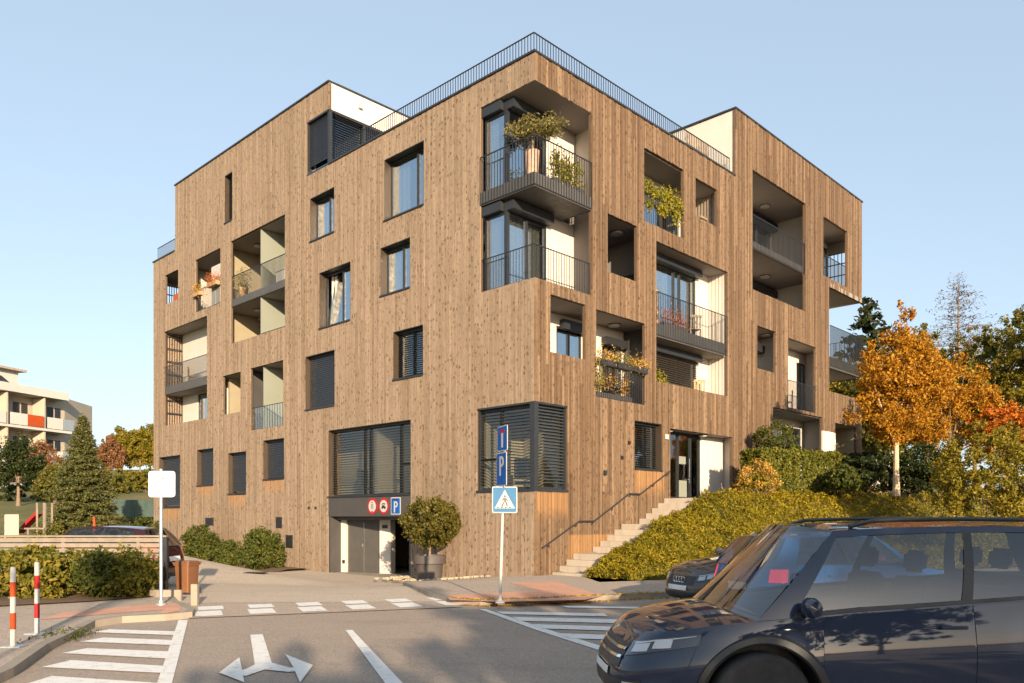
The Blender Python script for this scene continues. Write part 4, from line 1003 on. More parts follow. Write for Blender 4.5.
x, y = at(958, 50); conifer('bare_conifer', 'thin bare grey conifer standing against the sky', (x, y, 3.4), 13.6, 4.6, 'lf_dead', 65, 26, 10, 34, .22, .1, .25, .17, .85, bark='bark', power=.6, aspect=.2)
rr = rng(7)
bgl = [(1005, 46, 10.2, 3.8, 'lf_laurel', 'broad green tree behind the maples at the right'), (1042, 42, 10.2, 3.6, 'lf_olive', 'tall green tree cut by the right edge'), (975, 58, 12.2, 4.8, 'lf_olive', 'olive green tree far behind the maples'),
       (885, 42, 7.5, 2.8, 'lf_green', 'green tree right behind the first maple'), (925, 44, 9.0, 3.2, 'lf_green', 'green tree under the bare conifer'), (850, 48, 8.0, 3.0, 'lf_olive', 'olive tree seen past the far balcony')]
for i, (px, Y, h_, w_, mm, lab) in enumerate(bgl):
    x, y = at(px, Y); z = 3.2
    bl = [(rr.uniform(-.45, .45)*w_, rr.uniform(-.4, .4)*w_, h_*rr.uniform(.35, .85), w_*rr.uniform(.4, .62), w_*rr.uniform(.4, .6), h_*rr.uniform(.12, .22)) for _ in range(9)] + [(0, 0, h_*.86, w_*.4, w_*.4, h_*.14), (0, 0, h_*.4, w_*.7, w_*.7, h_*.3)]
    tree('broadleaf_tree' if mm != 'lf_dark' else 'evergreen_tree', lab, (x, y, z), h_, bl, 26000, .15, mm, 70+i, .18, clumps=520, crad=.26, shell=.4, group='trees behind the building')
# left side trees
x, y = at(83, 32); conifer('spruce_tree', 'dense conical spruce left of the timber building', (x, y, g(x, y)), 5.65-g(x, y)+.15, 1.82, 'lf_spruce', 81, 30, 17, 210, .10, .28, .02, .10, 1.0, power=1.0, aspect=.4)
for i, (px, Y, z, h_, w_, mm, lab) in enumerate(((18, 48, 3.2, 4.4, 1.7, 'lf_dark', 'dark green tree before the white balconies'), (55, 46, 3.0, 2.6, 1.2, 'lf_green', 'small slender green tree left of the spruce'), (40, 56, 4.3, 4.0, 2.0, 'lf_red', 'red leaved tree before the white building'),
        (110, 78, 7, 4.6, 1.5, 'lf_red', 'reddish tree right of the spruce top'), (122, 85, 7.5, 5.6, 2.0, 'lf_olive', 'rust tinged green tree on the far hill'), (140, 80, 7.0, 5.6, 2.3, 'lf_olive', 'olive green tree beside the timber facade on the far hill'), (150, 88, 7.6, 6.0, 2.2, 'lf_olive', 'green tree half hidden by the timber facade'))):
    x, y = at(px, Y); z = g(x, y)
    bl = [(0, 0, h_*.62, w_*.8, w_*.7, h_*.34), (w_*.4, 0, h_*.5, w_*.6, w_*.5, h_*.25), (-w_*.45, 0, h_*.55, w_*.55, w_*.5, h_*.28), (0, 0, h_*.85, w_*.4, w_*.4, h_*.16)]
    tree('broadleaf_tree', lab, (x, y, z-.1), h_, bl, 9000, .2 if Y > 60 else .14, mm, 82+i, .11, 'bark', 240, .3, .4, .35)
for k, (px_, Y_, w_, m__, lab_) in enumerate(((118, 66, 3.0, 'lf_olive', 'wide yellow-green shrub on the far lawn right of the spruce'), (146, 62, 2.6, 'lf_laurel', 'sunlit shrub on the far lawn against the timber facade'), (100, 60, 2.2, 'lf_green', 'green shrub half hidden behind the spruce'))):
    x, y = at(px_, Y_); leafthing('shrub', lab_, 'shrub', (x, y, g(x, y)-.1), [(0, 0, .9, w_*.6, 1.2, 1.0), (w_*.5, 0, .7, w_*.5, 1, .8), (-w_*.5, 0, .8, w_*.5, 1, .9)], 8000, .17, m__, 190+k, 160, .22, .7)
x, y = at(72, 21.5); leafthing('bush', 'low green bush behind the slat fence under the spruce', 'bush', (x-.3, y, .0), [(0, 0, .75, .75, .6, .75), (.4, 0, .6, .5, .5, .6)], 5000, .08, 'lf_green', 95, 90, .22, .7)
x, y = at(20, 52); leafthing('hedge', 'long dark hedge on the lawn below the white building', 'hedge', (x, y, g(x, y)-.2), [(-3, 0, .9, 2.5, 1, 1.0), (0, 0, .9, 2.2, 1, 1.0), (2.6, .4, .8, 2.0, 1, .9)], 7000, .2, 'lf_dark', 96, 120, .25, .7)
# young tree and bigger trees on the near side of the street, behind the camera: they shade the road
tree('street_tree', 'small round street tree on the near pavement', (-2.2, -4.0, 0), 6.3, [(0, 0, 5.7, .6, .6, .55)], 2800, .09, 'lf_green', 101, .085, clumps=50, crad=.3, fork=.75, limbs=9)
for i, (x, y, h_, w_, lab) in enumerate(((7.0, -9.5, 7.3, 2.9, 'bushy tree across the street behind the viewpoint'), (12.0, -11.0, 7.4, 2.8, 'taller bushy tree across the street behind the viewpoint'), (3.9, -13.2, 6.25, 1.5, 'smaller tree across the street behind the viewpoint'))):
    tree('street_tree', lab, (x, y, 0), h_, [(0, 0, h_*.55, w_, w_, h_*.36), (w_*.25, 0, h_*.72, w_*.8, w_*.8, h_*.28), (-w_*.3, 0, h_*.68, w_*.72, w_*.7, h_*.30)], 20000, .17, 'lf_green', 102+i, .12, clumps=330, crad=.28, shell=.3, fork=.25)
# fallen leaves along the kerb, weeds in the gutter, gravel by the garage
r = rng(110); pts = []
for a, b in zip(KR[3:], KR[4:]):
    n = int(min(6, math.hypot(b[0]-a[0], b[1]-a[1]))*150)
    for _ in range(n):
        f = r.uniform()*min(1, 6/math.hypot(b[0]-a[0], b[1]-a[1])); d = r.normal()*.1
        pts.append((a[0]+(b[0]-a[0])*f-.39*d, a[1]+(b[1]-a[1])*f+.92*d-.02, .012 if d < -.02 else .12))
P = np.array(pts); tag(np_mesh('fallen_leaves', leaves(P, .06, r, .7, np.tile([0, 0, 1.], (len(P), 1)), 1.5), 'lf_gold'), 'brown fallen leaves lying along the kerb', 'leaves', kind='stuff')
P = np.array([(-6.2+r.normal()*.12, 10.9+r.normal()*.35, abs(r.normal())*.05+.02) for _ in range(700)]); tag(np_mesh('weeds', leaves(P, .06, r, .3), 'lf_bush'), 'green weeds growing in the gutter by the left kerb', 'weeds', kind='stuff')
mb = MB(); rr = random.Random(8)
for _ in range(520):
    u, v = -rr.uniform(.05, 1.6), rr.uniform(1.6, 5.2)
    if rr.random() > 1.25-abs(u)/1.5: continue
    x, y, _z = W(u, v); s = rr.uniform(.03, .075); z = max(g(x, y)+.06, pz(x, y))+s*.3
    mb.lathe([(0, -s*.6), (s*.8, -s*.35), (s, 0), (s*.7, s*.45), (0, s*.6)], 6, lambda a, b, c, x=x, y=y, z=z, k=rr.uniform(.7, 1.3): (x+a*k, y+b, z+c))
tag(mb.build('gravel', 'gravel', smooth=True), 'pale loose gravel at the foot of the wall beside the garage', 'gravel', kind='stuff')

# ================================================================== street furniture
def post_base(mb, r=.09): mb.lathe([(r, 0), (r, .03), (r*.5, .05), (r*.4, .09)], 14)
for (px, py, lab) in ((13, 647, 'red and white striped post nearest the left edge'), (37, 634, 'red and white striped post farther back, beside the first')):
    x, y = G(px, py, .1); o = empty('bollard', (x, y, .1), 0, lab, 'bollard', 'striped bollards on the left pavement')
    mb = MB(); mb.lathe([(.03, .0), (.03, .28)], 14); mb.lathe([(.032, .28), (.032, .45)], 14); mb.m = 1
    a = MB()
    zs = [.0, .22, .42, .62, .80, .98]
    a.lathe([(.032, 0), (.032, .22)], 14); a.lathe([(.032, .42), (.032, .62)], 14); a.lathe([(.032, .80), (.032, .97), (.02, .985), (0, .985)], 14); a.build('post', 'white', o, smooth=True)
    a = MB(); a.lathe([(.0335, .22), (.0335, .42)], 14); a.lathe([(.0335, .62), (.0335, .80)], 14); a.build('reflective_band', 'red' if py == 634 else 'orange_red', o, smooth=True)
    a = MB(); a.box(-.13, .13, -.09, .09, 0, .018); a.build('base_plate', 'steel', o, bevel=.004)
def rrect(w, h, rad, n=5):
    P = []
    for cx, cy, a0 in ((w/2-rad, h/2-rad, 0), (-w/2+rad, h/2-rad, 90), (-w/2+rad, -h/2+rad, 180), (w/2-rad, -h/2+rad, 270)):
        for k in range(n+1): a = R(a0+90*k/n); P.append((cx+rad*math.cos(a), cy+rad*math.sin(a)))
    return P
def TP(y0): return lambda x, z, d: (x, y0-d, z)        # plate coordinates: x, z on the plate, d towards the viewer
# square sign seen from behind
x, y = G(161, 605, .1); o = empty('traffic_sign', (x, y, .1), 0, 'square traffic sign seen from its bare bright back on a thin post', 'traffic sign')
mb = MB(); mb.tube([(0, 0, 0), (0, 0, 2.47)], .03, 12); post_base(mb, .1); mb.build('pole', 'steel', o, smooth=True)
mb = MB(); mb.prism(rrect(.48, .47, .05), -.03, -.05, lambda x, z, d: (x, -d, z+2.2)); mb.build('sign_plate', 'alu_glare', o)
mb = MB(); mb.box(-.05, .05, -.036, .03, 2.3, 2.33); mb.box(-.05, .05, -.036, .03, 2.06, 2.09); mb.build('bracket', 'steel', o)
# sign post with three plates
x, y = G(500, 603, .1); o = empty('traffic_sign_post', (x, y, .1), 0, 'leaning sign post with a dead-end plate, a parking plate and a pedestrian crossing sign', 'traffic sign')
lean = lambda z: .045*z*.62
mb = MB(); mb.tube([(0, 0, 0), (lean(3.4), 0, 3.3)], .028, 12); post_base(mb, .09); mb.build('pole', 'white', o, smooth=True)
def plate(name, w, h, zc, rot, m, xo=0):
    c = MB(); T = Matrix.Translation((lean(zc)+xo, 0, zc)) @ Matrix.Rotation(R(rot), 4, 'Z')
    def tf(y0): return lambda px, pz_, d: tuple(T @ Vector((px, -.035-d-y0, pz_)))
    c.prism(rrect(w, h, .03), 0, .012, tf(0)); p = c.build(name, 'white', o)
    c = MB(); c.prism(rrect(w-.035, h-.035, .022), .0, .003, tf(.012)); c.build('sign_face', m, p)
    return p, tf
def glyph(p, tf, polys, m, y=.016, name='symbol'):
    c = MB()
    for q in polys: c.prism(q, 0, .002, tf(y))
    return c.build(name, m, p)
def arc(cx, cy, rx, ry, a0, a1, n=12): return [(cx+rx*math.cos(R(a0+(a1-a0)*k/n)), cy+ry*math.sin(R(a0+(a1-a0)*k/n))) for k in range(n+1)]
def letterP(cx, cy, h):
    w = h*.17; x = cx-h*.24; out = [[(x, cy-h/2), (x+w, cy-h/2), (x+w, cy+h/2), (x, cy+h/2)]]
    for k in range(10):                                # bowl
        a0, a1 = -90+18*k, -90+18*(k+1); c0, c1 = x+w*.95+h*.12, cy+h*.22
        out.append([(c0+h*.28*math.cos(R(a0)), c1+h*.28*math.sin(R(a0))), (c0+h*.28*math.cos(R(a1)), c1+h*.28*math.sin(R(a1))), (c0+h*.125*math.cos(R(a1)), c1+h*.125*math.sin(R(a1))), (c0+h*.125*math.cos(R(a0)), c1+h*.125*math.sin(R(a0)))])
    out += [[(x+w, cy+h*.345), (x+w+h*.13, cy+h*.345), (x+w+h*.13, cy+h*.5), (x+w, cy+h*.5)], [(x+w, cy-h*.06), (x+w+h*.13, cy-h*.06), (x+w+h*.13, cy+h*.095), (x+w, cy+h*.095)]]
    return out
p, tf = plate('dead_end_sign', .46, .47, 3.06, -66, 'blue'); glyph(p, tf, [[(-.04, -.17), (.04, -.17), (.04, .10), (-.04, .10)]], 'white'); glyph(p, tf, [[(-.11, .10), (.11, .10), (.11, .165), (-.11, .165)]], 'red', name='bar')
p, tf = plate('parking_sign', .46, .62, 2.49, -66, 'blue'); glyph(p, tf, letterP(0.0, .06, .36), 'white')
p, tf = plate('pedestrian_crossing_sign', .47, .49, 1.92, 6, 'ltblue', .03)
glyph(p, tf, [[(-.19, -.16), (.19, -.16), (0, .185)]], 'white')
glyph(p, tf, [arc(0, .065, .022, .024, 0, 330), [(-.03, .035), (.025, .035), (.03, -.03), (-.02, -.03)], [(-.02, -.03), (.005, -.03), (-.04, -.125), (-.065, -.125)], [(.005, -.03), (.03, -.03), (.06, -.12), (.035, -.12)], [(.025, .03), (.065, -.02), (.055, -.03), (.015, .01)], [(-.03, .03), (-.065, -.02), (-.055, -.03), (-.02, .01)]], 'black', .019, 'figure')
glyph(p, tf, [[(-.15+.075*k, -.15), (-.11+.075*k, -.15), (-.11+.075*k, -.13), (-.15+.075*k, -.13)] for k in range(4)], 'black', .0185, 'stripes')
# garage signs on the lintel
Mw = Matrix.Translation((CX, CY, 0)) @ Matrix.Rotation(ROT, 4, 'Z')
def garage_sign(s, label, cat, kind):
    c0 = Mw @ Vector((-.005, s, 2.06)); o = empty('garage_sign', c0, ROT-R(90), label, cat)
    tf = lambda y0: (lambda x, z, d: (x, -d-y0, z))
    c = MB()
    if kind == 'P':
        c.prism(rrect(.50, .56, .03), 0, .012, tf(0)); c.build('plate', 'white', o)
        c = MB(); c.prism(rrect(.44, .5, .02), 0, .003, tf(.012)); c.build('sign_face', 'blue', o); glyph(o, tf, letterP(0, -.03, .36), 'white')
        c = MB(); c.prism([(-.16, .185), (.16, .185), (.16, .215), (-.16, .215)], 0, .002, tf(.016)); c.build('bar', 'black', o)
    else:
        c.prism(arc(0, 0, .275, .275, 0, 345, 30), 0, .012, tf(0)); c.build('plate', 'red', o)
        c = MB(); c.prism(arc(0, 0, .20, .20, 0, 345, 30), 0, .003, tf(.012)); c.build('sign_face', 'white', o)
        if kind == 'w': glyph(o, tf, [[(-.07, -.07), (.07, -.07), (.07, .08), (-.07, .08)], [(-.07, -.12), (-.035, -.12), (-.035, -.07), (-.07, -.07)], [(.035, -.12), (.07, -.12), (.07, -.07), (.035, -.07)]], M['steel']); glyph(o, tf, [[(-.06, .15), (.06, .15), (0, .1)], [(-.06, -.19), (.06, -.19), (0, -.14)]], 'red', .017, 'arrowhead')
        else: glyph(o, tf, [[(-.12, -.07), (.12, -.07), (.12, -.02), (.07, -.01), (.03, .03), (-.06, .03), (-.1, -.01)], arc(-.07, -.075, .03, .03, 0, 330), arc(.07, -.075, .03, .03, 0, 330), [(-.06, .06), (.05, .06), (.08, .09), (-.03, .1)], arc(-.07, .065, .025, .025, 0, 330), arc(.07, .065, .025, .025, 0, 330)], 'black')
garage_sign(7.35, 'leftmost round red-rimmed sign on the dark garage lintel', 'traffic sign', 'w')
garage_sign(6.72, 'round red-rimmed sign with dark vehicles next to the garage parking sign', 'traffic sign', 'c')
garage_sign(6.08, 'square blue parking sign on the dark garage lintel', 'traffic sign', 'P')
# wheelie bin
x, y = at(187, 17.3); o = empty('wheelie_bin', (x, y, .03), R(-14), 'orange-brown wheelie bin standing at the fence corner', 'bin'); o.scale = (.84, .84, .9)
mb = MB(); rings = []
for z, w_, d_ in ((.05, .17, .19), (.06, .175, .2), (.70, .205, .24), (.70, .23, .265), (.745, .23, .265)): rings.append([(a, b, z) for a, b in rrect(w_*2, d_*2, .035, 4)])
n = len(rings[0]); vs = [q for rr_ in rings for q in rr_]; mb.add(vs, [(i*n+k, i*n+(k+1) % n, (i+1)*n+(k+1) % n, (i+1)*n+k) for i in range(4) for k in range(n)] + [tuple(range(n))])
for xx in (-.1, 0, .1): mb.box(xx-.006, xx+.006, -.212, -.19, .1, .66)
mb.build('body', 'bin', o, smooth=True)
mb = MB(); mb.prism(rrect(.50, .57, .04), .747, .775); mb.prism(rrect(.42, .46, .06), .775, .80); mb.tube([(-.18, .29, .74), (.18, .29, .74)], .017, 8); mb.build('lid', 'bin', o, bevel=.006)
for s in (-1, 1):
    mb = MB(); mb.lathe([(.02, -.025), (.085, -.025), (.09, 0), (.085, .025), (.02, .025)], 20, lambda a, b, c, s=s: (s*.19+c, .19+a, .09+b)); mb.build('wheel', 'tyre', o, smooth=True)
x, y = G(195, 606, .0); o = MB().prism(rrect(.13, .13, .02), 0, .42, lambda a, b, c: (x+a, y+b, c)).build('stub_post', 'concrete', bevel=.01); tag(o, 'short square concrete post in front of the wheelie bin', 'post')
o = MB().box(-7.25, -6.62, 15.98, 16.06, .0, .24).build('low_wall', 'concrete', bevel=.01); tag(o, 'low concrete edging between sign post and concrete stub', 'wall')
x, y = G(256, 580.5, -.15); o = MB().prism(rrect(.62, .45, .02), 0, .012, lambda a, b, c: (x+a, y+b, dz(x, y)+.012+c)).build('drain_cover', 'anth', bevel=.003); tag(o, 'small dark drain cover set in the driveway before the garage', 'drain cover')
# slat fence
o = empty('slat_fence', (-11, 17.0, 0), 0, 'grey-beige horizontal slat fence behind the laurel hedge', 'fence')
mb = MB()
for k in range(10): mb.box(-5.5, 3.58, -.012, .012, .16+k*.112, .16+k*.112+.085)
mb.build('slat_panel', 'slat', o)
mb = MB(); mb.box(-5.55, 3.66, -.05, .06, 1.275, 1.31); mb.build('top_rail', 'slat', o)
for xx in (-4.6, -2.6, -.6, 1.4, 3.0): MB().box(xx, xx+.07, .014, .08, 0, 1.274).build('post', 'slat', o)
mb = MB(); mb.box(3.58, 3.67, -.04, .05, 0, 1.274); mb.build('post', 'anth', o)
# playground and nets on the left lawn
def mesh_fence(x0, y0, x1, y1, z0, z1, label, m='teal'):
    o = empty('mesh_fence', (x0, y0, 0), 0, label, 'fence'); d = Vector((x1-x0, y1-y0, 0)); n = max(2, int(d.length/1.6))
    mb = MB(); P = []
    for z in (0, .5, 1): P.append([(d.x*k/24, d.y*k/24+.03*math.sin(k*1.3), (z0+(z1-z0)*z)) for k in range(25)])
    mb.grid(P); s = mb.build('netting', m, o, normals=False)
    for k in range(n+1):
        q = d*(k/n); MB().tube([(q.x, q.y+.04, min(g(x0+q.x, y0+q.y), z0)-.1), (q.x, q.y+.04, z1+.03)], .022, 6).build('post', 'steel', o)
x0, y0 = at(-30, 23); x1, y1 = at(49, 23.4); mesh_fence(x0, y0, x1, y1, .1, .98, 'dark teal mesh fence at the left edge behind the slat fence')
x0, y0 = at(98, 27.5); x1, y1 = at(158, 27); mesh_fence(x0, y0, x1, y1, .45, 1.15, 'dark teal mesh fence right of the spruce')
x0, y0 = at(112, 42); x1, y1 = at(160, 42); mesh_fence(x0, y0, x1, y1, 1.7, 2.6, 'pale blue-green netting on the far lawn', 'teal_lt')
x, y = at(33, 29); z = g(x, y)
o = empty('playground_slide', (x, y, z), 0, 'red playground slide with timber frame left of the spruce', 'slide')
mb = MB(); mb.add([(-.45, -.2, .45), (-.45, .2, .45), (.25, -.2, 1.15), (.25, .2, 1.15), (-.45, -.24, .55), (.25, -.24, 1.25), (-.45, .24, .55), (.25, .24, 1.25)], [(0, 1, 3, 2), (0, 2, 5, 4), (1, 3, 7, 6)]); mb.build('chute', 'red', o)
mb = MB()
for xx in (.3, .55): 
    for yy in (-.25, .25): mb.tube([(xx, yy, -.1), (xx, yy, 1.55)], .04, 6)
mb.tube([(-.5, -.3, .62), (.6, -.3, .62)], .035, 6); mb.tube([(-.5, .3, .62), (.6, .3, .62)], .035, 6); mb.tube([(-.5, -.3, -.1), (-.5, -.3, .64)], .035, 6); mb.tube([(0, -.3, -.1), (0, -.3, .6)], .035, 6); mb.build('frame', 'slat', o)
x, y = at(12, 28); z = g(x, y); o = empty('notice_board', (x, y, z), R(35), 'small white notice board beside the playground', 'sign')
MB().box(-.2, .2, -.02, .02, .5, 1.22).build('board', 'render_beige', o); MB().tube([(-.2, .04, -.1), (-.2, .04, 1.2)], .03, 6).build('post', 'greywood', o)
x, y = at(94, 21.0); o = empty('marker_post', (x, y, -.05), 0, 'short post with a white base and orange wrapping behind the fence', 'post')
mb = MB(); mb.tube([(0, 0, 0), (0, 0, 1.0)], .045, 8); mb.build('base', 'white', o); mb = MB(); mb.tube([(0, 0, .95), (.01, 0, 1.5), (0, 0, 1.75)], [.06, .035, .03], 8); mb.lathe([(.0, .98), (.13, 1.0), (.12, 1.25), (0, 1.3)], 10, lambda a, b, c: (a+.1, b, c)); mb.build('wrapping', 'orange_red', o)
# dark letter box by the entrance
x, y, _ = W(11.15, -.5); o = empty('letter_box', (x, y, 2.2), ROT, 'dark slate coloured letter box stand right of the entrance', 'letter box')
MB().box(-.25, .3, -.12, .12, .3, 1.35).build('box', 'anth', o, bevel=.01); mb = MB(); mb.box(-.2, -.14, -.05, .05, 0, .3); mb.box(.2, .26, -.05, .05, 0, .3); mb.build('leg', 'anth', o)

# ================================================================== the white apartment building on the left hill
o = empty('white_apartment_building', (-42, 75, 0), 0, 'white apartment block with orange and grey balconies on the hill at the left', 'apartment building')
fd = Vector((-.30, -.954, 0)); gdv = Vector((-.09, .996, 0)); bd = Vector((-.95, .3, 0))
FA = lambda a, z, d: tuple(fd*a + bd*d + Vector((0, 0, z)))
def TB(a, z, d): return FA(a, z, d)
mb = MB(); 
poly = [fd*26, Vector((0, 0, 0)), gdv*6.0, gdv*6.0+bd*12, fd*26+bd*12]
mb.prism([(p_.x, p_.y) for p_ in poly], 2.0, 12.9); mb.build('wall', 'render_beige', o)
mb = MB(); mb.box(3.0, 26, 13.0, 14.9, 2.2, 9, FA); mb.build('penthouse', 'render_white', o)
mb = MB(); mb.box(2.6, 26.5, 14.9, 15.1, 1.6, 9.3, FA); mb.build('roof', 'greywood', o)
mb = MB(); mb.box(1.0, 26, 12.4, 13.1, -1.6, -.02, FA); mb.build('parapet', 'render_white', o)
mb = MB()
for k in range(7): mb.add([FA(5.2+k*.85, 13.1, .0), FA(5.9+k*.85, 13.1, .0), FA(5.9+k*.85, 14.2, 1.6), FA(5.2+k*.85, 14.2, 1.6), FA(5.2+k*.85, 13.1, 2.1), FA(5.9+k*.85, 13.1, 2.1)], [(0, 1, 2, 3), (3, 2, 5, 4), (0, 3, 4), (1, 5, 2)])
mb.build('solar_collector', 'blind', o)
wm = MB(); pm = MB()
for zi, z in enumerate((3.6, 6.6, 9.6)):
    mb = MB(); mb.box(.6, 26, z-.22, z, -1.5, -.02, FA); mb.build('balcony_slab', 'render_white', o)
    for k, (a0, a1, m_) in enumerate(((.3, 1.5, 'steel'), (1.55, 3.2, 'render_white'), (3.6, 5.2, 'orange_red' if zi != 1 else 'render_white'), (5.25, 6.9, 'render_white' if zi != 1 else 'orange_red'), (7.3, 9.6, 'render_white'), (9.9, 12.4, 'orange_red' if zi == 0 else 'steel'), (12.7, 15.8, 'render_white'), (16.2, 19, 'orange_red' if zi == 2 else 'render_white'), (19.3, 25.8, 'render_white'))):
        mb = MB(); mb.box(a0, a1, z+.05, z+1.05, -1.5, -1.45, FA); mb.build('balustrade', m_, o)
    for a in (.5, 1.3, 2.5, 4.0, 4.8, 6.0, 7.6, 9.5, 10.8, 13.2, 14.6, 16.8, 18, 20.2, 22, 24):
        MB().box(a, a+.6, z+.1, z+2.2, -.04, .05, FA).build('window', 'anth', o)
    for a in (3.35, 7.05, 12.5, 16.0, 19.1): MB().box(a, a+.15, z+.0, z+2.7, -1.4, -.05, FA).build('partition_wall', 'render_beige', o)
mb = MB(); mb.tube([(bd*2+gdv*3+Vector((0, 0, 12.9)))[:], (bd*2+gdv*3+Vector((0, 0, 13.5)))[:]], .2, 8); mb.build('chimney', 'anth', o)
o = empty('distant_house', (30, 72, 3.5), R(20), 'pale distant house glimpsed through the trees right of the building', 'house')
MB().box(-4, 4, -3, 3, 0, 7).build('wall', 'render_beige', o); mb = MB(); mb.add([(-4.4, -3.4, 7), (4.4, -3.4, 7), (4.4, 3.4, 7), (-4.4, 3.4, 7), (-4.4, 0, 9.5), (4.4, 0, 9.5)], [(0, 1, 5, 4), (3, 4, 5, 2), (0, 4, 3), (1, 2, 5), (0, 3, 2, 1)]); mb.build('roof', 'terracotta', o)
for xx in (-2.6, -.5, 1.6): 
    for zz in (1, 4): MB().box(xx, xx+1, -3.05, -2.97, zz, zz+1.4).build('window', 'anth', o)

# ================================================================== things on the balconies (building metres -> world)
def on(u, v, z): return Mw @ Vector((u, v, z))
def plantbox(name, label, cat, u, v, z, ln, ax, m, seed, n=900, h=.3, size=.07, box='black', spread=.16, hang=0.0, group=None):
    o = empty(name, on(u, v, z), ROT + (R(90) if ax == 'y' else 0), label, cat, group)
    if box: MB().box(-ln/2, ln/2, -.1, .1, 0, .18).build('box', box, o, bevel=.01)
    r = rng(seed); bl = [(-ln/2+ln*(k+.5)/4, 0, .2+h*.4, ln/6, spread, h*.6) for k in range(4)]
    if hang: bl += [(-ln/2+ln*(k+.5)/3, -.16, -.05, ln/7, .1, hang) for k in range(3)]
    P, out, _ = blob_points(bl, n, r, 60, .3, .3); np_mesh('foliage', leaves(P, size, r, .55, out, .3), m, o); return o
o = empty('potted_olive', on(.5, .55, 11.1), 0, 'olive tree in a tall pale pot on the top corner balcony', 'potted tree')
mb = MB(); mb.lathe([(.14, 0), (.17, .1), (.21, .8), (.22, .86), (.18, .86), (.16, .8), (0, .78)], 20); mb.build('pot', 'terracotta', o, smooth=True)
mb = MB(); mb.tube([(0, 0, .7), (.03, 0, 1.1), (0, 0, 1.5)], [.04, .03, .02], 6); mb.build('trunk', 'bark', o)
r = rng(201); P, out, _ = blob_points([(0, 0, 1.45, .62, .55, .32), (.45, -.3, 1.4, .45, .4, .28), (-.4, .2, 1.4, .4, .4, .22)], 4200, r, 90, .26, .4); np_mesh('crown', leaves(P, .085, r, .3, out, .2), 'lf_oliv_tree', o)
plantbox('planter', 'trough of bright green leaves behind the top corner balcony railing', 'planter', 1.75, .3, 11.15, 1.4, 'x', 'lf_yellow', 202, 1700, .75, .085, 'panel', .22)
plantbox('planter', 'yellow-green trailing plants over the top floor railing right of the corner', 'planter', 6.3, .18, 11.85, 2.2, 'x', 'lf_yellow', 203, 2600, .55, .085, 'panel', .22, .22)
for k in range(3): plantbox('flower_box', ['black flower box nearest the corner on the second floor balcony railing', 'middle black flower box on the second floor balcony railing', 'black flower box farthest right on the second floor balcony railing'][k], 'flower box', 3.1+k*.82, -.1, 6.2, .74, 'x', 'lf_gold' if k != 1 else 'lf_olive', 210+k, 350, .2, .06, 'black', .1, 0, 'flower boxes on the balcony railing')
plantbox('planter', 'tangle of dry reddish plants inside the second floor balcony railing', 'planter', 3.9, .3, 5.3, 1.8, 'x', 'lf_gold', 214, 900, .9, .06, 'panel', .15)
o = empty('trailing_plant', on(2.72, -.12, 6.0), ROT, 'leafy trailing plant hanging on the timber pier beside the flower boxes', 'plant'); r = rng(215); P, out, _ = blob_points([(0, 0, .1, .14, .1, .3), (-.02, 0, -.25, .12, .08, .25)], 260, r, 20, .4, .2); np_mesh('foliage', leaves(P, .07, r), 'lf_olive', o); MB().tube([(0, 0, .4), (0, 0, -.4)], .008, 5).build('stem', 'bark', o)
plantbox('flower_pot', 'yellow plant behind the railing of the third floor balcony', 'plant', 6.15, .35, 8.03, .5, 'x', 'lf_gold', 216, 800, 1.1, .08, 'terracotta', .2)
plantbox('planter', 'row of red and orange flowers on the third floor balcony slab', 'planter', 7.35, .3, 8.03, 1.5, 'x', 'fl_red', 217, 700, .5, .06, 'panel', .15)
plantbox('planter', 'low green plant behind the second floor timber parapet', 'plant', 6.6, .4, 5.7, .9, 'x', 'lf_yellow', 218, 700, .6, .07, 'panel', .18)
def chair(label, u, v, z, rz, m='slat', group=None):
    o = empty('balcony_chair', on(u, v, z), ROT+rz, label, 'chair', group)
    mb = MB()
    for k in range(5): mb.box(-.22, .22, -.22+k*.09, -.15+k*.09, .43, .45)
    mb.build('seat', m, o); mb = MB()
    for k in range(4): mb.box(-.22+k*.12, -.15+k*.12, .22, .24, .47, .9)
    mb.box(-.24, .24, .215, .245, .86, .93); mb.build('backrest', m, o)
    for xx in (-.21, .21):
        for yy in (-.2, .22): MB().box(xx-.018, xx+.018, yy-.018, yy+.018, 0, .43).build('leg', m, o)
chair('pale wooden chair on the third floor balcony at its right end', 9.3, .75, 8.02, R(150))
chair('dark wooden chair behind the second floor timber parapet', 9.7, .8, 5.75, R(140), 'wicker')
chair('dark chair at the left on the balcony above the hedge', 15.9, .7, 6.2, R(170), 'anth', 'chairs on the balcony above the hedge')
chair('dark chair at the right on the balcony above the hedge', 17.0, .8, 6.2, R(200), 'anth', 'chairs on the balcony above the hedge')
chair('dark chair on the far left second floor balcony', .9, 23.0, 7.97, R(60), 'wicker')
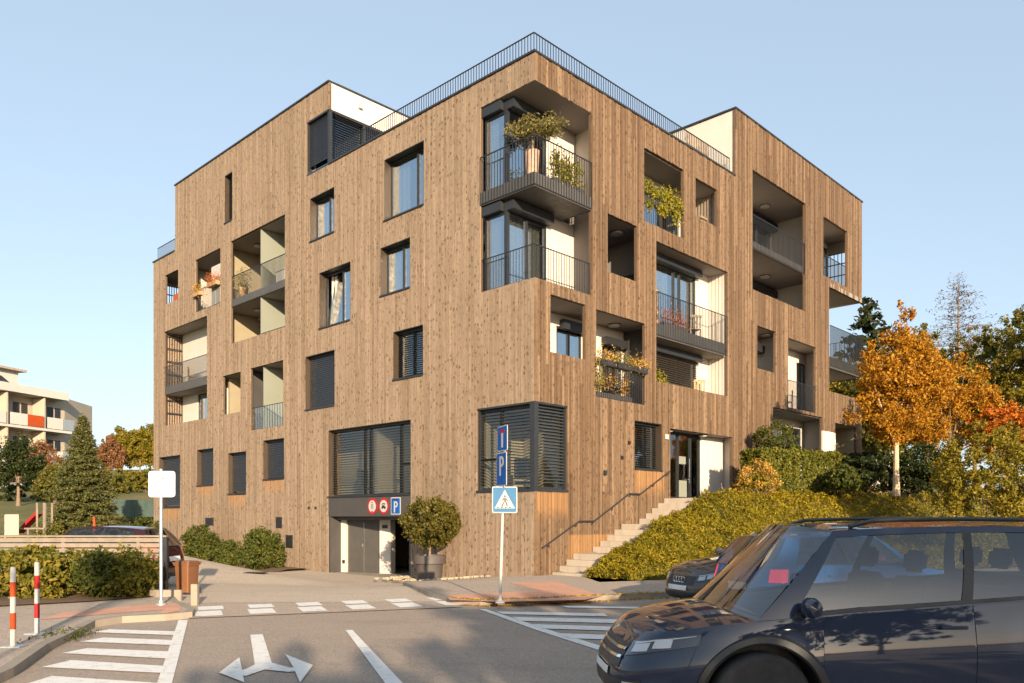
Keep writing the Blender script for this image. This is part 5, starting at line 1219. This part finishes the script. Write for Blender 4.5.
# left facade
o = empty('balcony_cabinet', on(.42, 19.0, 10.98), ROT, 'cream cabinet standing on the third floor balcony of the left facade', 'cabinet'); MB().box(-.3, .3, -.42, .42, 0.0, 1.75).build('body', 'plaster', o, bevel=.01); mb = MB(); mb.box(-.315, -.301, -.41, -.01, .05, 1.7); mb.box(-.315, -.301, .01, .41, .05, 1.7); mb.build('door', 'white', o)
plantbox('flower_box', 'flower box of orange blooms below the cream cabinet on the railing', 'flower box', -.05, 18.9, 11.75, .9, 'y', 'fl_red', 221, 500, .25, .06, 'wicker', .14)
plantbox('flower_box', 'flower box of orange blooms at the left end of that railing', 'flower box', -.05, 20.4, 11.6, .7, 'y', 'lf_gold', 222, 450, .25, .06, 'wicker', .14)
o = empty('hanging_plant', on(.22, 16.7, 10.88), 0, 'dry golden plant in a wicker pot behind the third floor railing', 'plant'); mb = MB(); mb.lathe([(.14, 0), (.2, .4), (.16, .4), (0, .35)], 14); mb.build('pot', 'wicker', o, smooth=True); r = rng(223); P, out, _ = blob_points([(0, 0, .75, .32, .32, .45), (0, 0, .3, .25, .25, .35)], 900, r, 40, .3, .3); np_mesh('foliage', leaves(P, .08, r, .3), 'lf_oliv_tree', o)
o = empty('storage_box', on(.55, 13.9, 10.88), ROT, 'white storage box beside the frosted balcony partition', 'box'); MB().box(-.25, .25, -.35, .35, 0, .55).build('body', 'white', o, bevel=.02); MB().box(-.27, .27, -.37, .37, .551, .6).build('lid', 'white', o, bevel=.01)
o = empty('cushion', on(.25, 23.2, 11.9), ROT, 'red patterned cushion hung over the parapet of the far left opening', 'cushion'); mb = MB(); mb.prism(rrect(.75, .55, .15, 6), -.06, .06, lambda a, b, c: (c-.02, a, b+.15)); mb.build('cover', 'fl_red', o, bevel=.03)
o = empty('terrace_screen', on(9.3, .55, 14.1), ROT, 'weathered wooden slat screen on the roof terrace by the white penthouse wall', 'screen')
for k in range(14): MB().box(-.75+k*.11, -.67+k*.11, -.02, .02, 0, 1.25).build('board', 'greywood', o)
mb = MB(); mb.box(-.76, .78, .021, .05, .2, .28); mb.box(-.76, .78, .021, .05, .95, 1.03); mb.build('rail', 'greywood', o)
# office things behind the glass
for k, (u, v, z, lab) in enumerate(((.8, 8.8, 2.2, 'dark office chair at the left behind the garage window'), (.8, 7.9, 2.2, 'dark office chair in the middle behind the garage window'), (.9, 1.2, 2.2, 'dark office chair behind the corner window'))):
    o = empty('office_chair', on(u, v, z), ROT+k, lab, 'chair', 'office chairs behind the blinds')
    MB().box(-.25, .25, -.25, .25, .45, .53).build('seat', 'black', o, bevel=.03); MB().box(-.24, .24, .22, .28, .6, 1.2).build('backrest', 'black', o, bevel=.03)
    mb = MB(); mb.tube([(0, 0, .05), (0, 0, .45)], .03, 8)
    for q in range(5): mb.tube([(0, 0, .1), (.28*math.cos(q*1.257), .28*math.sin(q*1.257), .05)], .02, 6)
    mb.build('base', 'anth', o)
# ================================================================== cars
def car(name, label, loc, rz, s):
    o = empty(name, loc, R(rz), label, 'car')
    a, b, zs = s['L']/2, s['W']/2, s['zs']; TX = s['top']
    ztop = lambda x: lerp(x, [p[0] for p in TX], [p[1] for p in TX])
    # plan outline of the left half, front centre -> rear centre, by arc length
    nf, nr = s.get('nf', 3.6), s.get('nr', 5.0); pts = []
    for k in range(3001):
        t = math.pi*k/3000; c, sn = math.cos(t), math.sin(t); n = nf if c > 0 else nr
        pts.append((a*math.copysign(abs(c)**(2/n), c), b*abs(sn)**(2/n)))
    pts = np.array(pts); d = np.r_[0, np.cumsum(np.hypot(*np.diff(pts, axis=0).T))]; LT = d[-1]
    def S(q, v, off=0.0):
        """q metres along the outline from the front centre (negative: right side)"""
        sg = 1 if q >= 0 else -1; q = min(abs(q), LT)
        x = float(np.interp(q, d, pts[:, 0])); y = float(np.interp(q, d, pts[:, 1]))
        ins = .075*max(0, 1-v/.28)**2 + .05*max(0, (v-.66)/.34)**1.6 + .012*math.cos((v-.5)*6.2)**2*(-1) + .012
        ins -= off
        e = abs(x)/a
        xx = x*(1-ins/a) - math.copysign((s['nose'] if x > 0 else s['tail'])*(e**5)*v**2.2, x)
        z = zs(x) if callable(zs) else zs
        return (xx, sg*y*(1-ins/b), z + v*(ztop(x)-z))
    qx = lambda x: float(np.interp(-x, -pts[:, 0], d))
    mb = MB(); nq, nv = 240, 14
    loop = [LT*2*k/nq for k in range(nq)]; loop = [q if q <= LT else q-2*LT for q in loop]
    vs_ = [j/(nv-1) for j in range(nv)]; V_ = []; F_ = []; Mi = []
    for v in vs_: V_ += [S(q, v) for q in loop]
    for j in range(nv-1):
        for k in range(nq): F_.append((j*nq+k, j*nq+(k+1) % nq, (j+1)*nq+(k+1) % nq, (j+1)*nq+k)); Mi.append(1 if vs_[j] < .14 else 0)
    cx0, cx1 = s['xb']
    for r_ in (.1, .3, .6, 1.0):
        for q in loop:
            x, y, z = S(q, 1); dm = s['dome']*ss((x-cx0+.35)/.5)+.012
            V_.append((x, y*(1-r_), z+dm*(1-(1-r_)**2.2)))
    for j in range(nv-1, nv+3):
        for k in range(nq):
            F_.append((j*nq+k, j*nq+(k+1) % nq, (j+1)*nq+(k+1) % nq, (j+1)*nq+k)); x = V_[j*nq+k][0]; Mi.append(2 if cx1+.12 < x < cx0-.05 and j > nv-1 else 0)
    F_.append(tuple(range(nq))[::-1]); Mi.append(1)
    mb.v, mb.f, mb.mi = V_, F_, Mi
    body = mb.build('body', [s['paint'], 'trim', 'cabin'], o, merge=True)
    r_w = s['rw']; arch = r_w+.055
    for xw in s['xw']:
        c = MB(); c.m = 1
        for sg in (1, -1): c.lathe([(arch, -.16), (arch, .16)], 40, lambda p, q_, h, sg=sg, xw=xw: (xw+p, sg*(b-.12)+h, r_w+q_+.01))
        cut = c.build('cut', [s['paint'], 'trim'], None); cut.parent = o
        md = body.modifiers.new('b', 'BOOLEAN'); md.object = cut; md.operation = 'DIFFERENCE'; md.solver = 'EXACT'
        bpy.context.view_layer.update()
        me = bpy.data.meshes.new_from_object(body.evaluated_get(bpy.context.evaluated_depsgraph_get()))
        body.modifiers.clear(); old = body.data; body.data = me; me.name = 'body'
        bpy.data.meshes.remove(old); bpy.data.objects.remove(cut)
    body.data.polygons.foreach_set('use_smooth', [True]*len(body.data.polygons)); body.data.set_sharp_from_angle(angle=R(32))
    def patch(nm, q0, q1, v0, v1, m, off=.008, parent=o, nq_=16, nv_=6, sides=(1, -1), taper=0.0):
        out = []
        for sg in sides:
            c = MB()
            P = [[S(sg*(q0+(q1-q0)*i/nq_), v0+(v1-v0)*j/nv_ + taper*(i/nq_)*(1-j/nv_), off) for i in range(nq_+1)] for j in range(nv_+1)]
            Q = [[S(sg*(q0+(q1-q0)*i/nq_), v0+(v1-v0)*j/nv_ + taper*(i/nq_)*(1-j/nv_), -.02) for i in range(nq_+1)] for j in range(nv_+1)]
            c.grid(P)
            rim = [(P[0], Q[0]), (P[-1], Q[-1]), ([r[0] for r in P], [r[0] for r in Q]), ([r[-1] for r in P], [r[-1] for r in Q])]
            for A_, B_ in rim: c.grid([A_, B_])
            out.append(c.build(nm, m, parent, smooth=True, merge=True))
        return out
    # doors with a shut line around them, handles
    for x0, x1 in s['doors']:
        for sg, dd in zip((1, -1), patch('door', qx(x0), qx(x1), .17, .985, s['paint'], .005)):
            hx = x1+.16; hq = qx(hx); p = S(sg*hq, .80, .03)
            h = MB(); h.box(p[0]-.10, p[0]+.10, p[1]-.012, p[1]+.012, p[2]-.013, p[2]+.013); h.build('handle', s.get('handle', s['paint']), dd, bevel=.006)
    patch('side_skirt', qx(s['xw'][0]-arch-.05), qx(s['xw'][1]+arch+.05), .0, .15, 'trim', .012)
    for nm, q0, q1, v0, v1, m_, tp in s['lamps']:
        hl_ = patch(nm, q0, q1, v0, v1, 'lamp_dark' if nm == 'headlight' else m_, .007, taper=tp)
        if nm == 'headlight':                          # clear lens pieces inside the dark housing
            dv = v1-v0; dq = q1-q0
            for sg, h_ in zip((1, -1), hl_):
                patch('light_strip', q0+dq*.08, q0+dq*.94, v0+dv*.80, v0+dv*.93, 'lamp_glass', .011, parent=h_, sides=(sg,), taper=tp*.25)
                for f0, f1 in ((.10, .36), (.42, .66)): patch('lens', q0+dq*f0, q0+dq*f1, v0+tp*(f1)+dv*.12, v0+tp*f1*.6+dv*.70, 'lamp_glass', .012, parent=h_, sides=(sg,))
    for nm, q0, v0, v1, m_, off in s['front']:
        c = MB(); c.grid([[S(-q0+2*q0*i/20, v0+(v1-v0)*j/4, off) for i in range(21)] for j in range(5)]); c.build(nm, m_, o, smooth=True)
    for nm, q0, v0, v1, m_, off in s.get('rear', ()):
        c = MB(); c.grid([[S(LT-q0*i/10 if i >= 0 else -(LT+q0*i/10), v0+(v1-v0)*j/4, off) for i in range(-10, 11)] for j in range(5)]); c.build(nm, m_, o, smooth=True)
    # greenhouse
    xr0, xr1 = s['xr']; yr, zr = s['yr'], s['zr']
    ytop = lambda x: abs(S(qx(x), 1)[1])-.015
    def Bp(u): x = cx0+(cx1-cx0)*u; return Vector((x, ytop(x), ztop(x)-.012))
    def Rp(u): x = xr0+(xr1-xr0)*u; return Vector((x, yr-.05*max(0, u-.5)-.05*max(0, .25-u), zr+s['arch']*(1-(2*u-.85)**2)))
    def side(nm, m_, quads, v0, v1, off=0.0, bulge=.03, parent=o, sgs=(1, -1)):
        for sg in sgs:
            c = MB()
            for (u0, u1, w0, w1) in quads:
                P = []
                for j in range(7):
                    v = v0+(v1-v0)*j/6; row = []
                    for i in range(9):
                        f = i/8; p = Bp(u0+(u1-u0)*f)*(1-v)+Rp(w0+(w1-w0)*f)*v; p.y += bulge*math.sin(math.pi*v)-off
                        row.append((p.x, p.y*sg, p.z))
                    P.append(row)
                c.grid(P)
            c.build(nm, m_, parent, smooth=True)
    wins = s['wins']; v0, v1 = .07, .92
    for wq in wins: side('window', 'car_glass', [wq], v0, v1, .006)
    edges = [(0, 0)] + [e for w_ in wins for e in ((w_[0], w_[2]), (w_[1], w_[3]))] + [(1, 1)]
    gaps = [(edges[i][0], edges[i+1][0], edges[i][1], edges[i+1][1]) for i in range(0, len(edges), 2)]
    side('pillar', s['paint'], [gaps[0]], 0, 1); side('pillar', s['paint'], [gaps[-1]], 0, 1)
    for gp in gaps[1:-1]: side('pillar', 'trim', [gp], v0, v1)
    side('window_trim', s.get('beltm', 'trim'), [(wins[0][0], wins[-1][1], wins[0][2], wins[-1][3])], -.01, v0)
    side('roof_side', s['paint'], [(wins[0][0], wins[-1][1], wins[0][2], wins[-1][3])], v1, 1.0)
    bf, br = s.get('bf', .16), .10
    def screen(nm, m_, u, sgn, bulge, va, vb, fa=0.0):
        c = MB(); P = []
        for j in range(9):
            v = va+(vb-va)*j/8; p = Bp(u)*(1-v)+Rp(u)*v; row = []
            for i in range(17):
                t = (1-2*i/16)*(1-fa); row.append((p.x+sgn*bulge*(1-t*t), p.y*t, p.z+s['crown']*(1-t*t)*v))
            P.append(row)
        c.grid(P); c.build(nm, m_, o, smooth=True)
    screen('windscreen', 'car_glass', 0, 1, bf, -.05, 1)
    screen('rear_window', 'car_glass', 1, -1, br, .0, 1)
    c = MB(); P = []
    for j in range(25):
        u = j/24; p = Rp(u); row = []
        for i in range(17):
            t = 1-2*i/16; row.append((p.x+(bf*(1-t*t))*(1-u)**4-(br*(1-t*t))*u**4, p.y*t, p.z+s['crown']*(1-t*t)))
        P.append(row)
    c.grid(P); c.build('roof', s['paint'], o, smooth=True)
    if s.get('rails'):
        for sg in (1, -1):
            c = MB(); pp = [Rp(u) for u in np.linspace(.06, .97, 14)]
            c.tube([(p.x, sg*(p.y-.06), p.z+(.055 if 0 < i < 13 else .02)) for i, p in enumerate(pp)], .016, 8); c.build('roof_rail', 'trim', o, smooth=True)
    # cabin
    xs_ = (cx0+cx1)/2
    c = MB(); c.box(cx0-.42, cx0-.02, -b+.2, b-.2, ztop(cx0)-.10, ztop(cx0)+.02); c.build('dashboard', 'cabin', o, bevel=.03)
    zb_ = ztop(0)
    for nm, x, ylist in (('front_seat', s['seat'], (.37, -.37)), ('rear_seat', s['seat']-.95, (.40, 0, -.40))):
        for yy in ylist:
            c = MB(); T = lambda p, q_, h, x=x, yy=yy: (x-.13*(h-zb_+.3)+p, yy+q_, h)
            c.box(-.06, .06, -.23, .23, zb_-.4, zb_+.17, T); q = c.build(nm, 'cabin', o, bevel=.03)
            c = MB(); c.box(-.045, .045, -.12, .12, zb_+.21, zb_+.38, T); c.build('headrest', 'cabin', q, bevel=.03)
    c = MB(); cc = Vector((cx0-.55, .37, zb_+.03))
    c.tube([(cc.x+.06*math.sin(t), cc.y+.18*math.cos(t), cc.z+.17*math.sin(t)) for t in np.linspace(0, 2*math.pi, 21)], .013, 6); c.build('steering_wheel', 'trim', o)
    for sg in (1, -1):
        p = Bp(.10); c = MB()
        c.lathe([(0, -.11), (.05, -.1), (.075, -.05), (.08, .03), (.06, .09), (0, .1)], 14, lambda q_, r_, h, sg=sg: (p.x+q_*.7, sg*(p.y+.13+h*1.0), p.z+.09+r_*.95)); c.tube([(p.x, sg*(p.y-.02), p.z+.02), (p.x, sg*(p.y+.07), p.z+.07)], .02, 6)
        c.build('wing_mirror', s['paint'], o, smooth=True)
    # wheels
    for xw in s['xw']:
        for sg in (1, -1):
            T = lambda p, q_, h, sg=sg, xw=xw: (xw+p, sg*(b-.125+h), r_w+q_)
            c = MB(); rr_ = r_w; c.lathe([(rr_*.66, -.10), (rr_*.9, -.112), (rr_*.97, -.09), (rr_, -.06), (rr_, .06), (rr_*.97, .09), (rr_*.9, .112), (rr_*.66, .10)], 48, T)
            w = c.build('wheel', 'tyre', o, smooth=True)
            c = MB(); c.lathe([(rr_*.68, -.09), (rr_*.67, .085), (rr_*.62, .10), (rr_*.60, .06), (rr_*.60, -.03), (0, -.04)], 48, T)
            for k in range(5):
                for dk in (-.16, .16):
                    t0 = 2*math.pi*k/5; t1 = t0+dk
                    p0 = (.045*math.cos(t0), .045*math.sin(t0)); p1 = (rr_*.62*math.cos(t1), rr_*.62*math.sin(t1)); nx_, ny_ = -math.sin(t1), math.cos(t1)
                    c.add([T(p0[0]-nx_*.02, p0[1]-ny_*.02, .07), T(p0[0]+nx_*.02, p0[1]+ny_*.02, .07), T(p1[0]+nx_*.02, p1[1]+ny_*.02, .085), T(p1[0]-nx_*.02, p1[1]-ny_*.02, .085),
                           T(p0[0]-nx_*.02, p0[1]-ny_*.02, .02), T(p0[0]+nx_*.02, p0[1]+ny_*.02, .02), T(p1[0]+nx_*.02, p1[1]+ny_*.02, .03), T(p1[0]-nx_*.02, p1[1]-ny_*.02, .03)], [(0, 1, 2, 3), (7, 6, 5, 4), (0, 4, 5, 1), (1, 5, 6, 2), (2, 6, 7, 3), (3, 7, 4, 0)])
            c.lathe([(.06, .05), (.055, .088), (0, .09)], 16, T); c.build('rim', 'rim', w, smooth=True)
            if s.get('cladding'):
                c = MB(); rows_ = []
                for k in range(33):
                    t = R(-12+204*k/32); row = []
                    for rr2, off in ((arch-.004, .01), (arch+.012, .026), (arch+.055, .022), (arch+.07, .0)):
                        x, z = xw+rr2*math.cos(t), r_w+.01+rr2*math.sin(t); zsv = zs(x) if callable(zs) else zs
                        v = (z-zsv)/(ztop(x)-zsv); p = S(qx(x), max(0, min(1, v)), off); row.append((p[0], sg*p[1], z))
                    rows_.append(row)
                c.grid(rows_); c.build('arch_trim', 'trim', o, smooth=True)
    return o, S, LT
suv = dict(L=4.62, W=1.90, zs=.30, paint='navy', nose=.16, tail=.10, dome=.055, xb=(1.32, -2.08), xr=(.66, -1.80), yr=.66, zr=1.585, arch=.045, crown=.04,
           top=[(-2.31, 1.17), (-1.5, 1.17), (-.5, 1.09), (.6, 1.02), (1.3, .955), (1.7, .915), (2.1, .85), (2.31, .79)], xw=(1.28, -1.38), rw=.365,
           doors=[(.86, -.24), (-.255, -1.12)], seat=-.05, rails=True, cladding=True,
           wins=[(.075, .44, .02, .40), (.465, .72, .425, .68), (.755, .93, .715, .90)],
           lamps=[('headlight', .46, 1.12, .70, .92, 'lamp_glass', .09), ('tail_lamp', 4.95, 5.5, .70, .95, 'tail', 0.0), ('fog_lamp', .52, .74, .22, .32, 'lamp_glass', 0.0)],
           front=[('grille', .44, .52, .88, 'trim', .006), ('grille_bar', .43, .66, .70, 'chrome', .018), ('grille_bar', .43, .78, .82, 'chrome', .018), ('bumper_intake', .70, .14, .36, 'trim', .006), ('number_plate', .26, .36, .48, 'plate', .012)])
car('suv', 'dark navy SUV crossing close to the viewer with roof rails', (3.02, 6.64, 0), 183, suv)
wagon = dict(L=4.6, W=1.80, zs=.24, paint='grey_car', nose=.14, tail=.10, dome=.06, xb=(.92, -2.05), xr=(.12, -1.72), yr=.58, zr=1.38, arch=.04, crown=.03,
             top=[(-2.3, .98), (-1.0, .97), (.5, .95), (1.0, .92), (1.7, .84), (2.1, .76), (2.3, .70)], xw=(1.38, -1.32), rw=.32, doors=[(.68, -.3), (-.315, -1.12)], seat=-.15, beltm='chrome',
             wins=[(.07, .45, .02, .40), (.475, .72, .425, .68), (.75, .93, .71, .90)],
             lamps=[('headlight', .42, .95, .66, .92, 'lamp_glass', .05), ('tail_lamp', 4.6, 5.1, .70, .95, 'tail', 0.0)],
             front=[('grille', .40, .55, .88, 'trim', .006), ('bumper_intake', .62, .10, .26, 'trim', .006), ('number_plate', .27, .34, .52, 'plate', .02)])
o, S, LT = car('parked_car', 'dark grey estate car parked along the far kerb facing left', (5.08, 15.3, .0), 203, wagon)
c = MB()
for k in range(4): 
    q = -.12+.08*k; p = Vector(S(q, .74, .02)); c.tube([(p.x+.012, p.y+.052*math.cos(t), p.z+.052*math.sin(t)) for t in np.linspace(0, 2*math.pi, 17)], .007, 5)
c.build('ring_emblem', 'chrome', o)
hatch = dict(L=4.1, W=1.74, zs=.25, paint='blue_car', nose=.14, tail=.08, dome=.06, xb=(.85, -1.9), xr=(.15, -1.55), yr=.57, zr=1.40, arch=.05, crown=.03,
             top=[(-2.05, 1.0), (-1.0, 1.0), (.5, .96), (.9, .93), (1.5, .85), (1.9, .76), (2.05, .70)], xw=(1.22, -1.22), rw=.31, doors=[(.6, -.38), (-.395, -1.1)], seat=-.2,
             wins=[(.08, .50, .02, .46), (.53, .88, .49, .85)],
             lamps=[('headlight', .42, .9, .66, .92, 'lamp_glass', .05), ('tail_lamp', 4.32, 4.60, .68, .93, 'tail_lit', 0.0)],
             front=[('grille', .42, .56, .82, 'trim', .006)], rear=[('number_plate', .26, .5, .65, 'plate', .012)])
car('blue_hatchback', 'blue hatchback with a lit tail lamp driving away beyond the SUV', (5.2, 12.75, 0), 23, hatch)
h2 = dict(hatch); h2.update(paint='maroon', lamps=[('headlight', .42, .9, .66, .92, 'lamp_glass', .05), ('tail_lamp', 4.12, 4.62, .62, .95, 'tail', 0.0)])
x, y = -10.15, 19.4
car('parked_car', 'dark maroon car parked behind the slat fence with its roof in the sun', (x, y, dz(x, y)), 176, h2)
# ================================================================== light, sky, camera
SUN_AZ = Vector((.27, -.963, 0)).normalized(); EL = R(14)
sd = Vector((SUN_AZ.x*math.cos(EL), SUN_AZ.y*math.cos(EL), math.sin(EL)))
sl = bpy.data.lights.new('sun', 'SUN'); sl.energy = 5.0; sl.angle = R(.55); sl.color = (1.0, .80, .555)
so = link(bpy.data.objects.new('sun', sl)); so.rotation_euler = sd.to_track_quat('Z', 'Y').to_euler(); so.location = sd*60
w = bpy.data.worlds.new('World'); sc.world = w; w.use_nodes = True
nt = w.node_tree; nt.nodes.clear(); n = N(nt)
sky = n('TexSky', sky_type='NISHITA'); sky.sun_disc = False; sky.sun_elevation = EL; sky.sun_rotation = math.atan2(sd.x, sd.y)
sky.air_density = .9; sky.dust_density = 1.6; sky.ozone_density = 1.0; sky.altitude = 200
# sky colour mixed towards one flat pale blue to even its gradient
sky_even = n.mix(.52, n('HueSaturation', {'Color': sky.outputs[0], 'Saturation': .78, 'Hue': .497}).outputs[0], (2.34, 2.99, 3.68))
bg = n('Background', {'Color': sky_even, 'Strength': .12}); ow = nt.nodes.new('ShaderNodeOutputWorld'); nt.links.new(bg.outputs[0], ow.inputs[0])
cam = bpy.data.cameras.new('camera'); cam.sensor_width = 36; cam.lens = 799/1024*36; cam.shift_y = (517-341.5)/1024; cam.clip_end = 3000; cam.clip_start = .05
co = link(bpy.data.objects.new('camera', cam)); co.location = (0, 0, 1.7); co.rotation_euler = (R(90), 0, 0); sc.camera = co
sc.view_settings.view_transform = 'Standard'; sc.view_settings.look = 'None'; sc.view_settings.exposure = 1.1; sc.view_settings.gamma = 1
sc.cycles.max_bounces = 8; sc.cycles.transparent_max_bounces = 16; sc.cycles.caustics_reflective = False; sc.cycles.caustics_refractive = False
sc.cycles.use_denoising = True
